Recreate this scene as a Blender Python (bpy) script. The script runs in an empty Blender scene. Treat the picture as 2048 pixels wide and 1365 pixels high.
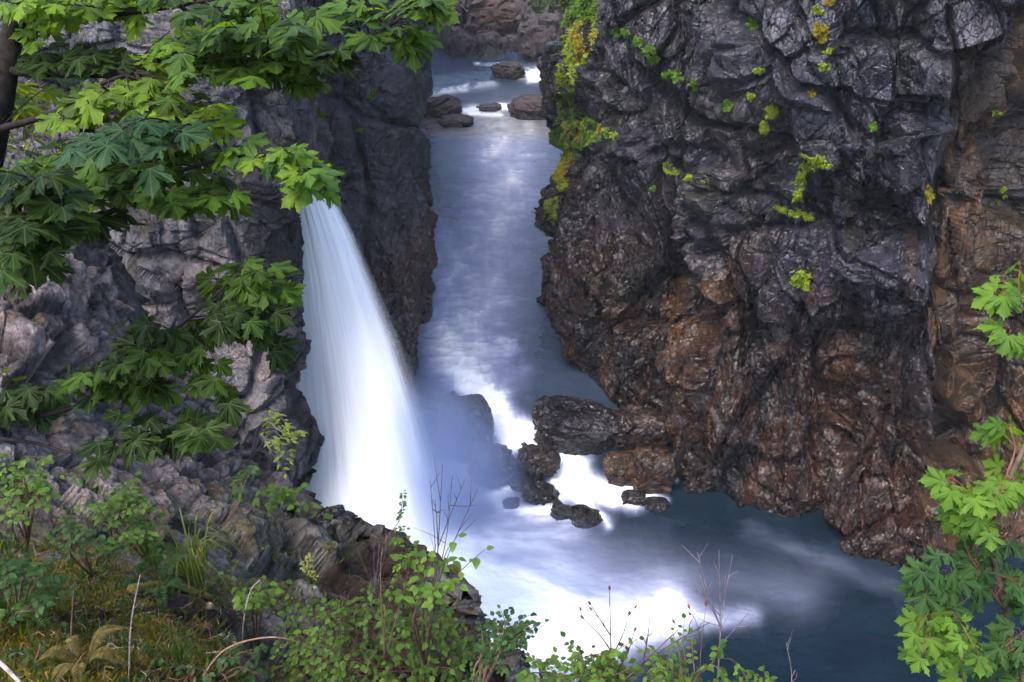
import bpy, math, random
import numpy as np
from mathutils import Vector
PI = math.pi
R_ = math.radians
rnd = random.Random(7)
rng = np.random.default_rng(11)
sc = bpy.context.scene
COL = sc.collection

# ------------------------------------------------------------------ camera
CAMH = 28.0; PITCH = R_(30.0); F = 2048 * 30.0 / 36.0
cp, sp_ = math.cos(PITCH), math.sin(PITCH)
cam = bpy.data.cameras.new('camera'); cam.lens = 30; cam.sensor_width = 36
cam.clip_start = 0.05; cam.clip_end = 2000
camo = bpy.data.objects.new('camera', cam); COL.objects.link(camo)
camo.location = (0, 0, CAMH); camo.rotation_euler = (PI / 2 - PITCH, 0, 0)
sc.camera = camo

def at(px, py, d):
    """point at forward depth d on the sight line of a photograph pixel (2048x1365)"""
    a = (np.asarray(px, float) - 1024) / F; b = (682.5 - np.asarray(py, float)) / F
    d = np.asarray(d, float)
    return np.stack([a * d, d * (cp + b * sp_), CAMH + d * (-sp_ + b * cp)], -1)
def on_level(px, py, z=0.0):
    b = (682.5 - np.asarray(py, float)) / F
    d = (CAMH - z) / (sp_ - b * cp)
    return at(px, py, d)
def on_depthY(px, py, Y):
    b = (682.5 - np.asarray(py, float)) / F
    return at(px, py, Y / (cp + b * sp_))
def project(P):
    x, y, z = P[..., 0], P[..., 1], P[..., 2] - CAMH
    d = y * cp - z * sp_; v = y * sp_ + z * cp
    d = np.maximum(d, 0.05)
    return 1024 + F * x / d, 682.5 - F * v / d, d

# ------------------------------------------------------------------ noise
def _h(ix, iy, iz, seed):
    h = (ix.astype(np.int64) * 374761393 + iy.astype(np.int64) * 668265263 + iz.astype(np.int64) * 2147483647 + seed * 1274126177) & 0xFFFFFFFF
    h = ((h ^ (h >> 13)) * 1274126177) & 0xFFFFFFFF
    h = ((h ^ (h >> 16)) * 2246822519) & 0xFFFFFFFF
    h = h ^ (h >> 15)
    return h
def hf(ix, iy, iz, seed):
    return (_h(ix, iy, iz, seed) & 0xFFFFFF) / float(0x1000000)
def vnoise(P, seed=0):
    I = np.floor(P).astype(np.int64); f = P - I; f = f * f * (3 - 2 * f)
    r = 0
    for dx in (0, 1):
        wx = f[..., 0] if dx else 1 - f[..., 0]
        for dy in (0, 1):
            wy = f[..., 1] if dy else 1 - f[..., 1]
            for dz in (0, 1):
                wz = f[..., 2] if dz else 1 - f[..., 2]
                r = r + wx * wy * wz * hf(I[..., 0] + dx, I[..., 1] + dy, I[..., 2] + dz, seed)
    return r
def fbm(P, oct=4, seed=0, gain=.5):
    s = 0; a = 1; t = 0; Q = np.array(P, float)
    for k in range(oct):
        s = s + a * vnoise(Q, seed + k * 17); t += a; a *= gain; Q = Q * 2.03 + 7.7
    return s / t
def facet(P, seed=0, tilt=1.0):
    """broken-rock noise: every cell is a tilted flat facet. returns height, edge distance, cell random"""
    shp = P.shape[:-1]; Q = P.reshape(-1, 3); n = len(Q)
    I = np.floor(Q).astype(np.int64)
    f1 = np.full(n, 9.); f2 = np.full(n, 9.); hgt = np.zeros(n); rr = np.zeros(n)
    for dx in (-1, 0, 1):
        for dy in (-1, 0, 1):
            for dz in (-1, 0, 1):
                a, b, c = I[:, 0] + dx, I[:, 1] + dy, I[:, 2] + dz
                h = _h(a, b, c, seed)
                jx = (h & 1023) / 1023.; jy = ((h >> 10) & 1023) / 1023.; jz = ((h >> 20) & 1023) / 1023.
                ox = a + jx - Q[:, 0]; oy = b + jy - Q[:, 1]; oz = c + jz - Q[:, 2]
                d = ox * ox + oy * oy + oz * oz
                m = d < f1
                f2 = np.where(m, f1, np.minimum(f2, d))
                f1 = np.where(m, d, f1)
                g = ((h * 2654435761) & 0xFFFFFFFF)
                t1 = (g & 255) / 127.5 - 1; t2 = ((g >> 8) & 255) / 127.5 - 1; t3 = ((g >> 16) & 255) / 127.5 - 1
                r0 = ((g >> 24) & 255) / 255.
                hh = (r0 - .5) + tilt * (t1 * ox + t2 * oy + t3 * oz)
                hgt = np.where(m, hh, hgt); rr = np.where(m, r0, rr)
    e = np.sqrt(f2) - np.sqrt(f1)
    return hgt.reshape(shp), e.reshape(shp), rr.reshape(shp)
def sstep(a, b, x):
    t = np.clip((x - a) / (b - a), 0, 1); return t * t * (3 - 2 * t)
def mixc(c1, c2, t):
    return np.asarray(c1) * (1 - t[..., None]) + np.asarray(c2) * t[..., None]
def warp(P, s, amp, seed):
    Q = P * s
    return P + amp * np.stack([vnoise(Q + 3.1, seed) - .5, vnoise(Q + 11.7, seed + 1) - .5, vnoise(Q + 23.3, seed + 2) - .5], -1)
def seg_dist(px, py, line):
    best = np.full(px.shape, 1e9); side = np.zeros(px.shape); par = np.zeros(px.shape)
    n = len(line) - 1
    for k in range(n):
        (x0, y0), (x1, y1) = line[k], line[k + 1]
        dx, dy = x1 - x0, y1 - y0; L = dx * dx + dy * dy
        t = np.clip(((px - x0) * dx + (py - y0) * dy) / L, 0, 1)
        ex, ey = px - x0 - t * dx, py - y0 - t * dy
        d = np.hypot(ex, ey); m = d < best
        best = np.where(m, d, best); side = np.where(m, np.sign(dx * ey - dy * ex), side); par = np.where(m, (k + t) / n, par)
    return best, side, par
def in_poly(px, py, poly):
    ins = np.zeros(px.shape, bool); n = len(poly)
    for i in range(n):
        x0, y0 = poly[i]; x1, y1 = poly[(i + 1) % n]
        c = ((y0 > py) != (y1 > py)) & (px < (x1 - x0) * (py - y0) / ((y1 - y0) or 1e-9) + x0)
        ins ^= c
    return ins
def poly_mask(px, py, poly, soft):
    d, _, _ = seg_dist(px, py, list(poly) + [poly[0]])
    s = np.where(in_poly(px, py, poly), d, -d)
    return sstep(-soft, soft, s)

# ------------------------------------------------------------------ materials
def mat(name):
    m = bpy.data.materials.new(name); m.use_nodes = True
    nt = m.node_tree; nt.nodes.clear()
    out = nt.nodes.new('ShaderNodeOutputMaterial')
    def N(t, **kw):
        nd = nt.nodes.new('ShaderNode' + t)
        for k, v in kw.items():
            if k in nd.inputs: nd.inputs[k].default_value = v
            else: setattr(nd, k, v)
        return nd
    def L(a, b): nt.links.new(a, b)
    return m, nt, N, L, out

def rock_material(name, scale=1.0, rlo=.3, rhi=.75, bump=.5, spec=.5):
    m, nt, N, L, out = mat(name)
    tc = N('TexCoord'); at_ = N('Attribute', attribute_name='Col')
    n1 = N('TexNoise', Scale=3.0 * scale, Detail=9.0, Roughness=.68)
    n2 = N('TexNoise', Scale=14.0 * scale, Detail=6.0, Roughness=.7)
    v1 = N('TexVoronoi', Scale=4.5 * scale, feature='DISTANCE_TO_EDGE')
    wp = N('TexNoise', Scale=2.0 * scale, Detail=4.0)
    mx = N('Mix', data_type='RGBA', blend_type='LINEAR_LIGHT'); mx.inputs[0].default_value = .05
    L(tc.outputs['Object'], wp.inputs['Vector']); L(tc.outputs['Object'], mx.inputs[6]); L(wp.outputs['Color'], mx.inputs[7])
    mp = N('Mapping'); mp.inputs['Scale'].default_value = (1, 1, .55); mp.inputs['Rotation'].default_value = (0, .35, 0)
    L(mx.outputs[2], mp.inputs['Vector'])
    for n in (n1, n2, v1): L(mp.outputs[0], n.inputs['Vector'])
    # colour variation
    r1 = N('MapRange'); r1.inputs[1].default_value = .3; r1.inputs[2].default_value = .7; r1.inputs[3].default_value = .42; r1.inputs[4].default_value = 1.12
    L(n1.outputs['Fac'], r1.inputs[0])
    mul = N('Mix', data_type='RGBA', blend_type='MULTIPLY'); mul.inputs[0].default_value = 1
    L(at_.outputs['Color'], mul.inputs[6]); L(r1.outputs[0], mul.inputs[7])
    r2 = N('MapRange'); r2.inputs[1].default_value = .35; r2.inputs[2].default_value = .68; r2.inputs[3].default_value = .7; r2.inputs[4].default_value = 1.35
    L(n2.outputs['Fac'], r2.inputs[0])
    mul2 = N('Mix', data_type='RGBA', blend_type='MULTIPLY'); mul2.inputs[0].default_value = 1
    L(mul.outputs[2], mul2.inputs[6]); L(r2.outputs[0], mul2.inputs[7])
    col = mul2.outputs[2]
    b = N('BsdfPrincipled'); b.inputs['Specular IOR Level'].default_value = spec
    L(col, b.inputs['Base Color'])
    # wetness in alpha -> roughness
    wet = at_.outputs['Alpha']
    rr = N('MapRange'); rr.inputs[1].default_value = .35; rr.inputs[2].default_value = .65; rr.inputs[3].default_value = rlo; rr.inputs[4].default_value = rhi
    L(n1.outputs['Fac'], rr.inputs[0])
    mr = N('Mix', data_type='FLOAT'); mr.inputs[2].default_value = .85
    L(wet, mr.inputs[0]); L(rr.outputs[0], mr.inputs[3])
    L(mr.outputs[0], b.inputs['Roughness'])
    def fac(sc_, w_):
        vo = N('TexVoronoi', Scale=1.0); ml = N('VectorMath', operation='SCALE'); ml.inputs['Scale'].default_value = sc_; L(mp.outputs[0], ml.inputs[0])
        L(ml.outputs[0], vo.inputs['Vector'])
        sb = N('VectorMath', operation='SUBTRACT'); L(ml.outputs[0], sb.inputs[0]); L(vo.outputs['Position'], sb.inputs[1])
        cs = N('VectorMath', operation='SUBTRACT'); cs.inputs[1].default_value = (.5, .5, .5); L(vo.outputs['Color'], cs.inputs[0])
        dt = N('VectorMath', operation='DOT_PRODUCT'); L(sb.outputs[0], dt.inputs[0]); L(cs.outputs[0], dt.inputs[1])
        o_ = N('Math', operation='MULTIPLY'); o_.inputs[1].default_value = w_; L(dt.outputs['Value'], o_.inputs[0]); return o_.outputs[0]
    fa, fb, fc_ = fac(1.5 * scale, 2.0), fac(3.6 * scale, .55), fac(9. * scale, .16)
    fs1 = N('Math', operation='ADD'); L(fa, fs1.inputs[0]); L(fb, fs1.inputs[1]); fs2 = N('Math', operation='ADD'); L(fs1.outputs[0], fs2.inputs[0]); L(fc_, fs2.inputs[1])
    cr = N('MapRange'); cr.inputs[1].default_value = 0; cr.inputs[2].default_value = .06; cr.inputs[3].default_value = 0; cr.inputs[4].default_value = 1
    L(v1.outputs['Distance'], cr.inputs[0])
    a1 = N('Math', operation='MULTIPLY_ADD'); a1.inputs[1].default_value = .25; L(cr.outputs[0], a1.inputs[0]); L(fs2.outputs[0], a1.inputs[2])
    a2 = N('Math', operation='MULTIPLY_ADD'); a2.inputs[1].default_value = .16; L(n2.outputs['Fac'], a2.inputs[0]); L(a1.outputs[0], a2.inputs[2])
    bp = N('Bump', Strength=bump, Distance=.35 / scale); L(a2.outputs[0], bp.inputs['Height'])
    L(bp.outputs[0], b.inputs['Normal']); L(b.outputs[0], out.inputs[0])
    return m

def leaf_material(name, trans=.45, rough=.45, vein=False):
    m, nt, N, L, out = mat(name)
    a = N('Attribute', attribute_name='Col'); tc = N('TexCoord')
    n = N('TexNoise', Scale=22.0, Detail=3.0); L(tc.outputs['Object'], n.inputs['Vector'])
    r = N('MapRange'); r.inputs[1].default_value = .3; r.inputs[2].default_value = .7; r.inputs[3].default_value = .58; r.inputs[4].default_value = .98
    L(n.outputs['Fac'], r.inputs[0])
    mu = N('Mix', data_type='RGBA', blend_type='MULTIPLY'); mu.inputs[0].default_value = 1
    L(a.outputs['Color'], mu.inputs[6]); L(r.outputs[0], mu.inputs[7]); col = mu.outputs[2]
    nrm = None
    if vein:
        uv = N('UVMap', uv_map='leaf'); s = N('SeparateXYZ'); L(uv.outputs[0], s.inputs[0])
        an = N('Math', operation='ARCTAN2'); L(s.outputs[0], an.inputs[0]); L(s.outputs[1], an.inputs[1])
        ab = N('Math', operation='ABSOLUTE'); L(an.outputs[0], ab.inputs[0])
        pp = N('Math', operation='PINGPONG'); pp.inputs[1].default_value = R_(26); L(ab.outputs[0], pp.inputs[0])
        ln = N('VectorMath', operation='LENGTH'); L(uv.outputs[0], ln.inputs[0])
        ds = N('Math', operation='MULTIPLY'); L(pp.outputs[0], ds.inputs[0]); L(ln.outputs['Value'], ds.inputs[1])
        vm = N('MapRange'); vm.inputs[1].default_value = .008; vm.inputs[2].default_value = .03; vm.inputs[3].default_value = 1; vm.inputs[4].default_value = 0
        L(ds.outputs[0], vm.inputs[0])
        # side veins
        wv = N('Math', operation='SINE'); w0 = N('Math', operation='MULTIPLY_ADD'); w0.inputs[1].default_value = 55.
        w1 = N('Math', operation='MULTIPLY'); w1.inputs[1].default_value = -70.; L(ds.outputs[0], w1.inputs[0])
        L(ln.outputs['Value'], w0.inputs[0]); L(w1.outputs[0], w0.inputs[2]); L(w0.outputs[0], wv.inputs[0])
        sv = N('MapRange'); sv.inputs[1].default_value = .8; sv.inputs[2].default_value = 1; sv.inputs[3].default_value = 0; sv.inputs[4].default_value = .35
        L(wv.outputs[0], sv.inputs[0])
        mxv = N('Math', operation='MAXIMUM'); L(vm.outputs[0], mxv.inputs[0]); L(sv.outputs[0], mxv.inputs[1])
        lc = N('Mix', data_type='RGBA', blend_type='MIX')
        lt = N('Mix', data_type='RGBA', blend_type='MIX'); lt.inputs[0].default_value = .45; lt.inputs[7].default_value = (.35, .5, .2, 1)
        L(col, lt.inputs[6])
        hv = N('Math', operation='MULTIPLY'); hv.inputs[1].default_value = .26; L(mxv.outputs[0], hv.inputs[0])
        L(hv.outputs[0], lc.inputs[0]); L(col, lc.inputs[6]); L(lt.outputs[2], lc.inputs[7]); col = lc.outputs[2]
        bp = N('Bump', Strength=.25, Distance=.006); L(mxv.outputs[0], bp.inputs['Height']); nrm = bp.outputs[0]
    b = N('BsdfPrincipled', Roughness=rough); b.inputs['Specular IOR Level'].default_value = .13
    L(col, b.inputs['Base Color'])
    if nrm: L(nrm, b.inputs['Normal'])
    t = N('BsdfTranslucent')
    tcl = N('Mix', data_type='RGBA', blend_type='MULTIPLY'); tcl.inputs[0].default_value = 1; tcl.inputs[7].default_value = (3.0, 2.6, .35, 1)
    L(col, tcl.inputs[6]); L(tcl.outputs[2], t.inputs['Color'])
    mx = N('MixShader'); mx.inputs[0].default_value = trans
    L(b.outputs[0], mx.inputs[1]); L(t.outputs[0], mx.inputs[2]); L(mx.outputs[0], out.inputs[0])
    return m

def bark_material(name):
    m, nt, N, L, out = mat(name)
    a = N('Attribute', attribute_name='Col'); tc = N('TexCoord')
    n = N('TexNoise', Scale=30.0, Detail=5.0); L(tc.outputs['Object'], n.inputs['Vector'])
    r = N('MapRange'); r.inputs[1].default_value = .3; r.inputs[2].default_value = .7; r.inputs[3].default_value = .5; r.inputs[4].default_value = 1.5
    L(n.outputs['Fac'], r.inputs[0])
    mu = N('Mix', data_type='RGBA', blend_type='MULTIPLY'); mu.inputs[0].default_value = 1
    L(a.outputs['Color'], mu.inputs[6]); L(r.outputs[0], mu.inputs[7])
    b = N('BsdfPrincipled', Roughness=.85); b.inputs['Specular IOR Level'].default_value = .08; L(mu.outputs[2], b.inputs['Base Color'])
    bp = N('Bump', Strength=.5, Distance=.01); L(n.outputs['Fac'], bp.inputs['Height']); L(bp.outputs[0], b.inputs['Normal'])
    L(b.outputs[0], out.inputs[0]); return m

def water_material():
    m, nt, N, L, out = mat('river_water')
    a = N('Attribute', attribute_name='Col'); tc = N('TexCoord')
    mp = N('Mapping'); mp.inputs['Scale'].default_value = (1.3, .8, 1); L(tc.outputs['Object'], mp.inputs['Vector'])
    n = N('TexNoise', Scale=1.3, Detail=7.0, Roughness=.6, Distortion=.6); L(mp.outputs[0], n.inputs['Vector'])
    b = N('BsdfPrincipled'); b.inputs['IOR'].default_value = 1.33; b.inputs['Specular IOR Level'].default_value = .4
    L(a.outputs['Color'], b.inputs['Base Color'])
    rr = N('Mix', data_type='FLOAT'); rr.inputs[2].default_value = .26; rr.inputs[3].default_value = .7
    L(a.outputs['Alpha'], rr.inputs[0]); L(rr.outputs[0], b.inputs['Roughness'])
    bp = N('Bump', Strength=.16, Distance=.25); L(n.outputs['Fac'], bp.inputs['Height']); L(bp.outputs[0], b.inputs['Normal'])
    L(b.outputs[0], out.inputs[0]); return m

def fall_material():
    m, nt, N, L, out = mat('falling_water')
    a = N('Attribute', attribute_name='Col')
    b = N('BsdfPrincipled', Roughness=.8); b.inputs['Specular IOR Level'].default_value = .15
    L(a.outputs['Color'], b.inputs['Base Color'])
    tl = N('BsdfTranslucent'); L(a.outputs['Color'], tl.inputs['Color'])
    m1 = N('MixShader'); m1.inputs[0].default_value = .12; L(b.outputs[0], m1.inputs[1]); L(tl.outputs[0], m1.inputs[2])
    tr = N('BsdfTransparent'); m2 = N('MixShader')
    L(a.outputs['Alpha'], m2.inputs[0]); L(tr.outputs[0], m2.inputs[1]); L(m1.outputs[0], m2.inputs[2])
    L(m2.outputs[0], out.inputs[0]); return m

M_ROCK_R = rock_material('wet_dark_rock', 1.0, .12, .38, .68, .65)
M_ROCK_L = rock_material('dry_grey_rock', 1.6, .45, .8, .8, .2)
M_GROUND = rock_material('ground_rock', 4.0, .6, .9, .8, .15)
M_BOULDER = rock_material('boulder_rock', 1.2, .10, .30, .35, .35)
M_FAR = rock_material('far_bank_rock', .7, .5, .85, .6, .3)
M_LEAF = leaf_material('maple_leaf', .5, .42, True)
M_SMALL = leaf_material('shrub_leaf', .42, .45)
M_MOSS = leaf_material('moss', .3, .8)
M_BARK = bark_material('bark')
M_WATER = water_material()
M_FALL = fall_material()

# ------------------------------------------------------------------ objects
def tag(o, label=None, cat=None, group=None, kind=None):
    if label: o['label'] = label
    if cat: o['category'] = cat
    if group: o['group'] = group
    if kind: o['kind'] = kind
    return o
def empty(name, loc, label, cat, group=None):
    o = bpy.data.objects.new(name, None); COL.objects.link(o); o.location = loc; o.empty_display_size = .2
    return tag(o, label, cat, group)
def mesh_np(name, V, faces_n, loops, colors, material, parent=None, smooth=False, uv=None, origin=None):
    me = bpy.data.meshes.new(name)
    V = np.asarray(V, np.float32)
    if origin is None:
        origin = np.zeros(3) if parent is None else None
    off = np.array(parent.location) if parent is not None else np.asarray(origin, float)
    if parent is not None and parent.parent is not None: off = off + np.array(parent.parent.location)
    V = (V - off).astype(np.float32)
    nf = len(faces_n)
    me.vertices.add(len(V)); me.vertices.foreach_set('co', V.ravel())
    me.loops.add(len(loops)); me.loops.foreach_set('vertex_index', np.asarray(loops, np.int32))
    me.polygons.add(nf)
    st = np.zeros(nf, np.int32); st[1:] = np.cumsum(faces_n)[:-1]
    me.polygons.foreach_set('loop_start', st)
    me.polygons.foreach_set('loop_total', np.asarray(faces_n, np.int32))
    me.polygons.foreach_set('use_smooth', np.full(nf, smooth))
    ca = me.color_attributes.new('Col', 'FLOAT_COLOR', 'POINT')
    C = np.asarray(colors, np.float32)
    if C.shape[1] == 3: C = np.concatenate([C, np.ones((len(C), 1), np.float32)], 1)
    ca.data.foreach_set('color', C.ravel())
    if uv is not None:
        ul = me.uv_layers.new(name='leaf'); ul.data.foreach_set('uv', np.asarray(uv, np.float32)[np.asarray(loops)].ravel())
    me.update(calc_edges=True); me.validate()
    me.materials.append(material)
    o = bpy.data.objects.new(name, me); COL.objects.link(o)
    if parent is not None: o.parent = parent
    else: o.location = origin
    return o
def grid_mesh(name, P, C, material, **kw):
    n, m = P.shape[:2]
    idx = np.arange(n * m).reshape(n, m)
    q = np.stack([idx[:-1, :-1], idx[1:, :-1], idx[1:, 1:], idx[:-1, 1:]], -1).reshape(-1)
    return mesh_np(name, P.reshape(-1, 3), np.full((n - 1) * (m - 1), 4), q, C.reshape(-1, C.shape[-1]), material, **kw)
def grid_normals(P, toward=None):
    du = np.gradient(P, axis=0); dv = np.gradient(P, axis=1)
    n = np.cross(du, dv); n /= np.linalg.norm(n, axis=-1, keepdims=True) + 1e-9
    to = (np.array([0, 0, CAMH]) if toward is None else toward) - P
    s = (n * to).sum(-1); w = 1.0 / np.maximum(np.linalg.norm(to, axis=-1), 1) ** 2
    return n * (1.0 if (np.sign(s) * w).sum() > 0 else -1.0)

class MB:
    def __init__(s): s.V = []; s.n = []; s.L = []; s.C = []; s.U = []; s.k = 0
    def add(s, V, faces, col, uv=None):
        V = np.asarray(V, float); s.V.append(V)
        for f in faces: s.n.append(len(f)); s.L.extend([i + s.k for i in f])
        c = np.asarray(col, float)
        if c.ndim == 1: c = np.tile(c, (len(V), 1))
        s.C.append(c); s.U.append(np.zeros((len(V), 2)) if uv is None else uv); s.k += len(V)
    def tube(s, pts, radii, col, sides=5):
        pts = np.asarray(pts, float); n = len(pts)
        T = np.gradient(pts, axis=0); T /= np.linalg.norm(T, axis=1, keepdims=True) + 1e-9
        ref = np.array([.31, .23, .92]); A = np.cross(T, ref); A /= np.linalg.norm(A, axis=1, keepdims=True) + 1e-9
        B = np.cross(T, A)
        th = np.arange(sides) / sides * 2 * PI
        V = (pts[:, None] + np.asarray(radii, float).reshape(-1, 1, 1) * (np.cos(th)[None, :, None] * A[:, None] + np.sin(th)[None, :, None] * B[:, None])).reshape(-1, 3)
        fc = []
        for i in range(n - 1):
            for j in range(sides):
                j2 = (j + 1) % sides
                fc.append((i * sides + j, i * sides + j2, (i + 1) * sides + j2, (i + 1) * sides + j))
        fc.append(tuple(range(sides))[::-1]); fc.append(tuple((n - 1) * sides + j for j in range(sides)))
        s.add(V, fc, col)
    def build(s, name, material, parent=None, smooth=True, origin=None):
        return mesh_np(name, np.concatenate(s.V), np.array(s.n), np.array(s.L), np.concatenate(s.C), material, parent=parent, smooth=smooth, uv=np.concatenate(s.U), origin=origin)

def curve(pts, n=14):
    """smooth polyline through the points (Catmull-Rom)"""
    P = np.asarray(pts, float)
    if len(P) == 2: return P[0] + (P[1] - P[0]) * np.linspace(0, 1, n)[:, None]
    Q = np.vstack([2 * P[0] - P[1], P, 2 * P[-1] - P[-2]]); out = []
    for i in range(len(P) - 1):
        p0, p1, p2, p3 = Q[i:i + 4]
        for t in np.linspace(0, 1, n, endpoint=False):
            out.append(.5 * ((2 * p1) + (-p0 + p2) * t + (2 * p0 - 5 * p1 + 4 * p2 - p3) * t * t + (-p0 + 3 * p1 - 3 * p2 + p3) * t ** 3))
    out.append(P[-1]); return np.array(out)

# leaf templates -----------------------------------------------------
def _maple(variant=0):
    half = [(.05, -.04), (.20, -.15), (.29, -.09), (.44, -.13), (.47, -.02), (.63, .04), (.52, .12), (.50, .19), (.37, .20),
            (.50, .27), (.60, .27), (.68, .36), (.80, .38), (.76, .49), (.90, .68), (.72, .63), (.64, .71), (.54, .60), (.42, .58), (.25, .43),
            (.27, .58), (.36, .68), (.31, .78), (.36, .86), (.20, .90), (.14, 1.02), (.07, 1.03)]
    r = random.Random(variant)
    half = [(x * (1 + r.uniform(-.06, .06)), y + r.uniform(-.02, .02)) for x, y in half]
    o = half + [(0, 1.2)] + [(-x * (1 + r.uniform(-.07, .07)), y + r.uniform(-.02, .02)) for x, y in half[::-1]]
    o = np.array(o); c = np.array([0., .0]); mid = c + (o - c) * .55
    V2 = np.vstack([[c], mid, o]); n = len(o)
    fc = [(0, 1 + i, 1 + i + 1) for i in range(n - 1)] + [(1 + i, 1 + n + i, 1 + n + i + 1, 2 + i) for i in range(n - 1)]
    ang = np.abs(np.arctan2(V2[:, 0], V2[:, 1])); rad = np.linalg.norm(V2, axis=1)
    pp = np.abs((ang / R_(26)) % 2 - 1)      # 1 on the veins, 0 in the gaps
    z = -r.uniform(.02, .28) * rad ** 2 - .012 * pp * rad + r.uniform(-.2, .2) * V2[:, 0] * V2[:, 1] + r.uniform(-.12, .12) * V2[:, 0] + .03 * np.sin(7 * V2[:, 0] + 5 * V2[:, 1] + r.uniform(0, 6))
    return np.column_stack([V2, z]), fc, V2.copy()
MAPLES = [_maple(k) for k in range(12)]
def _oval(ratio=.62, fold=.16):
    ys = [0, .2, .45, .76, 1.0]; w = [0, .4, .5, .27, 0]
    V = [(0, 0, 0)]; 
    for y, ww in zip(ys[1:-1], w[1:-1]): V += [(-ww * ratio, y, fold * ww - .12 * y * y), (0, y, -.12 * y * y), (ww * ratio, y, fold * ww - .12 * y * y)]
    V.append((0, 1, -.16))
    fc = [(0, 2, 1), (0, 3, 2), (1, 2, 5, 4), (2, 3, 6, 5), (4, 5, 8, 7), (5, 6, 9, 8), (7, 8, 10), (8, 9, 10)]
    V = np.array(V, float); return V, fc, V[:, :2].copy()
OVAL = _oval(.66); NARROW = _oval(.42); BLADE = _oval(.14, .3); THIN = _oval(.06, .3)
def unit(v): v = np.asarray(v, float); return v / (np.linalg.norm(v) + 1e-9)
def put_leaf(mb, tpl, pos, tip, nrm, size, col):
    V, fc, uv = tpl
    y = unit(tip); z = unit(np.asarray(nrm, float) - y * np.dot(nrm, y)); x = np.cross(y, z)
    mb.add(pos + size * (V[:, :1] * x + V[:, 1:2] * y + V[:, 2:3] * z), fc, col, uv)
def jit(a): return np.array([rnd.uniform(-a, a) for _ in range(3)])

# ------------------------------------------------------------------ cliffs
def wall(name, cols, material, du, dz, zmax, colour, octaves, features=None, zmin=-2.0, cliff_seed=0, post=None, fine_z=26.):
    """cols: (x, y, lean_x, lean_y) plan points at water level, lean = shift per metre of height"""
    c = np.array(cols, float)
    seg = np.hypot(*np.diff(c[:, :2], axis=0).T); s = np.concatenate([[0], np.cumsum(seg)])
    u = []
    for i in range(len(seg)):
        step = du[i] if hasattr(du, '__len__') else du
        u.extend(np.linspace(s[i], s[i + 1], max(2, int(seg[i] / step)), endpoint=False))
    u.append(s[-1]); u = np.array(u)
    I = [np.interp(u, s, c[:, k]) for k in range(4)]
    z = np.concatenate([np.arange(zmin, fine_z, dz), np.arange(fine_z, zmax, dz * 4)])
    X = I[0][:, None] + I[2][:, None] * z; Y = I[1][:, None] + I[3][:, None] * z
    P = np.stack([X, Y, np.broadcast_to(z, X.shape)], -1)
    Nn = grid_normals(P)
    Nn[..., 2] *= .3; 
    # smooth the normals along u so that displaced corners do not tear
    for _ in range(30):
        Nn[1:-1] = (Nn[:-2] + 2 * Nn[1:-1] + Nn[2:]) / 4
    Nn /= np.linalg.norm(Nn, axis=-1, keepdims=True)
    Q = warp(P, .25, .8, cliff_seed + 90); Q = warp(Q, 1.6, .10, cliff_seed + 95)
    H = np.zeros(X.shape); info = []
    for k, (sx, sy, sz, shear, amp, tilt) in enumerate(octaves):
        Qk = np.stack([(Q[..., 0] + shear * Q[..., 2]) / sx, Q[..., 1] / sy, Q[..., 2] / sz], -1)
        h, e, r = facet(Qk, cliff_seed + k * 31, tilt)
        H += amp * (h - .30 * (1 - sstep(0, .09, e))); info.append((h, e, r))
    fine = fbm(P * 3.1, 4, cliff_seed + 5); H += .05 * (fine - .5)
    if features is not None: H += features(P)
    H = H * (.42 + .58 * sstep(-.5, 5.5, P[..., 2]))
    P2 = P + Nn * H[..., None]
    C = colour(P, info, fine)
    P2 = post(P2) if post else P2
    o = grid_mesh(name, P2, C, material)
    tag(o, kind='structure')
    return o, P2, Nn

def W(px, py, z=0.): p = on_level(px, py, z); return float(p[0]), float(p[1])

# --- right cliff
rc = []
for x, y in [(14, 135), (9, 112), (8.5, 90), (6.5, 72), (3.6, 58), (1.55, 50.5)]: rc.append((x, y, .02, .0))
rc[-1] = (1.55, 50.5, .085, .04)
for (px, py, lx, ly) in [(1078, 642, .10, .05), (1094, 690, .09, .04), (1130, 745, .06, .06), (1165, 805, .05, .06), (1225, 850, .05, .1), (1310, 872, .04, .1), (1352, 920, .03, .08), (1385, 985, .02, .08),
                         (1520, 1030, .0, .08), (1630, 1042, .0, .08), (1668, 1100, .0, .10), (1760, 1122, .0, .10), (1850, 1134, .02, .10), (1900, 1120, .02, .14), (2000, 1130, .02, .12), (2120, 1150, .02, .12), (2500, 1180, .02, .1)]:
    x, y = W(px, py, 1.3 if py < 760 else 0); rc.append((x, y, lx, ly))
rc.append((48, 10, 0, 0))
du = [.35] * 4 + [.12] + [.06] * 20; du = du[:len(rc) - 3] + [.12, .4]
while len(du) < len(rc) - 1: du.insert(6, .06)
SLAB = [(1905, 110), (2048, 60), (2200, 0), (2400, 1300), (1960, 1200), (1850, 1100), (1840, 1000), (1880, 800), (1855, 600), (1870, 480), (1900, 300)]
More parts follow.
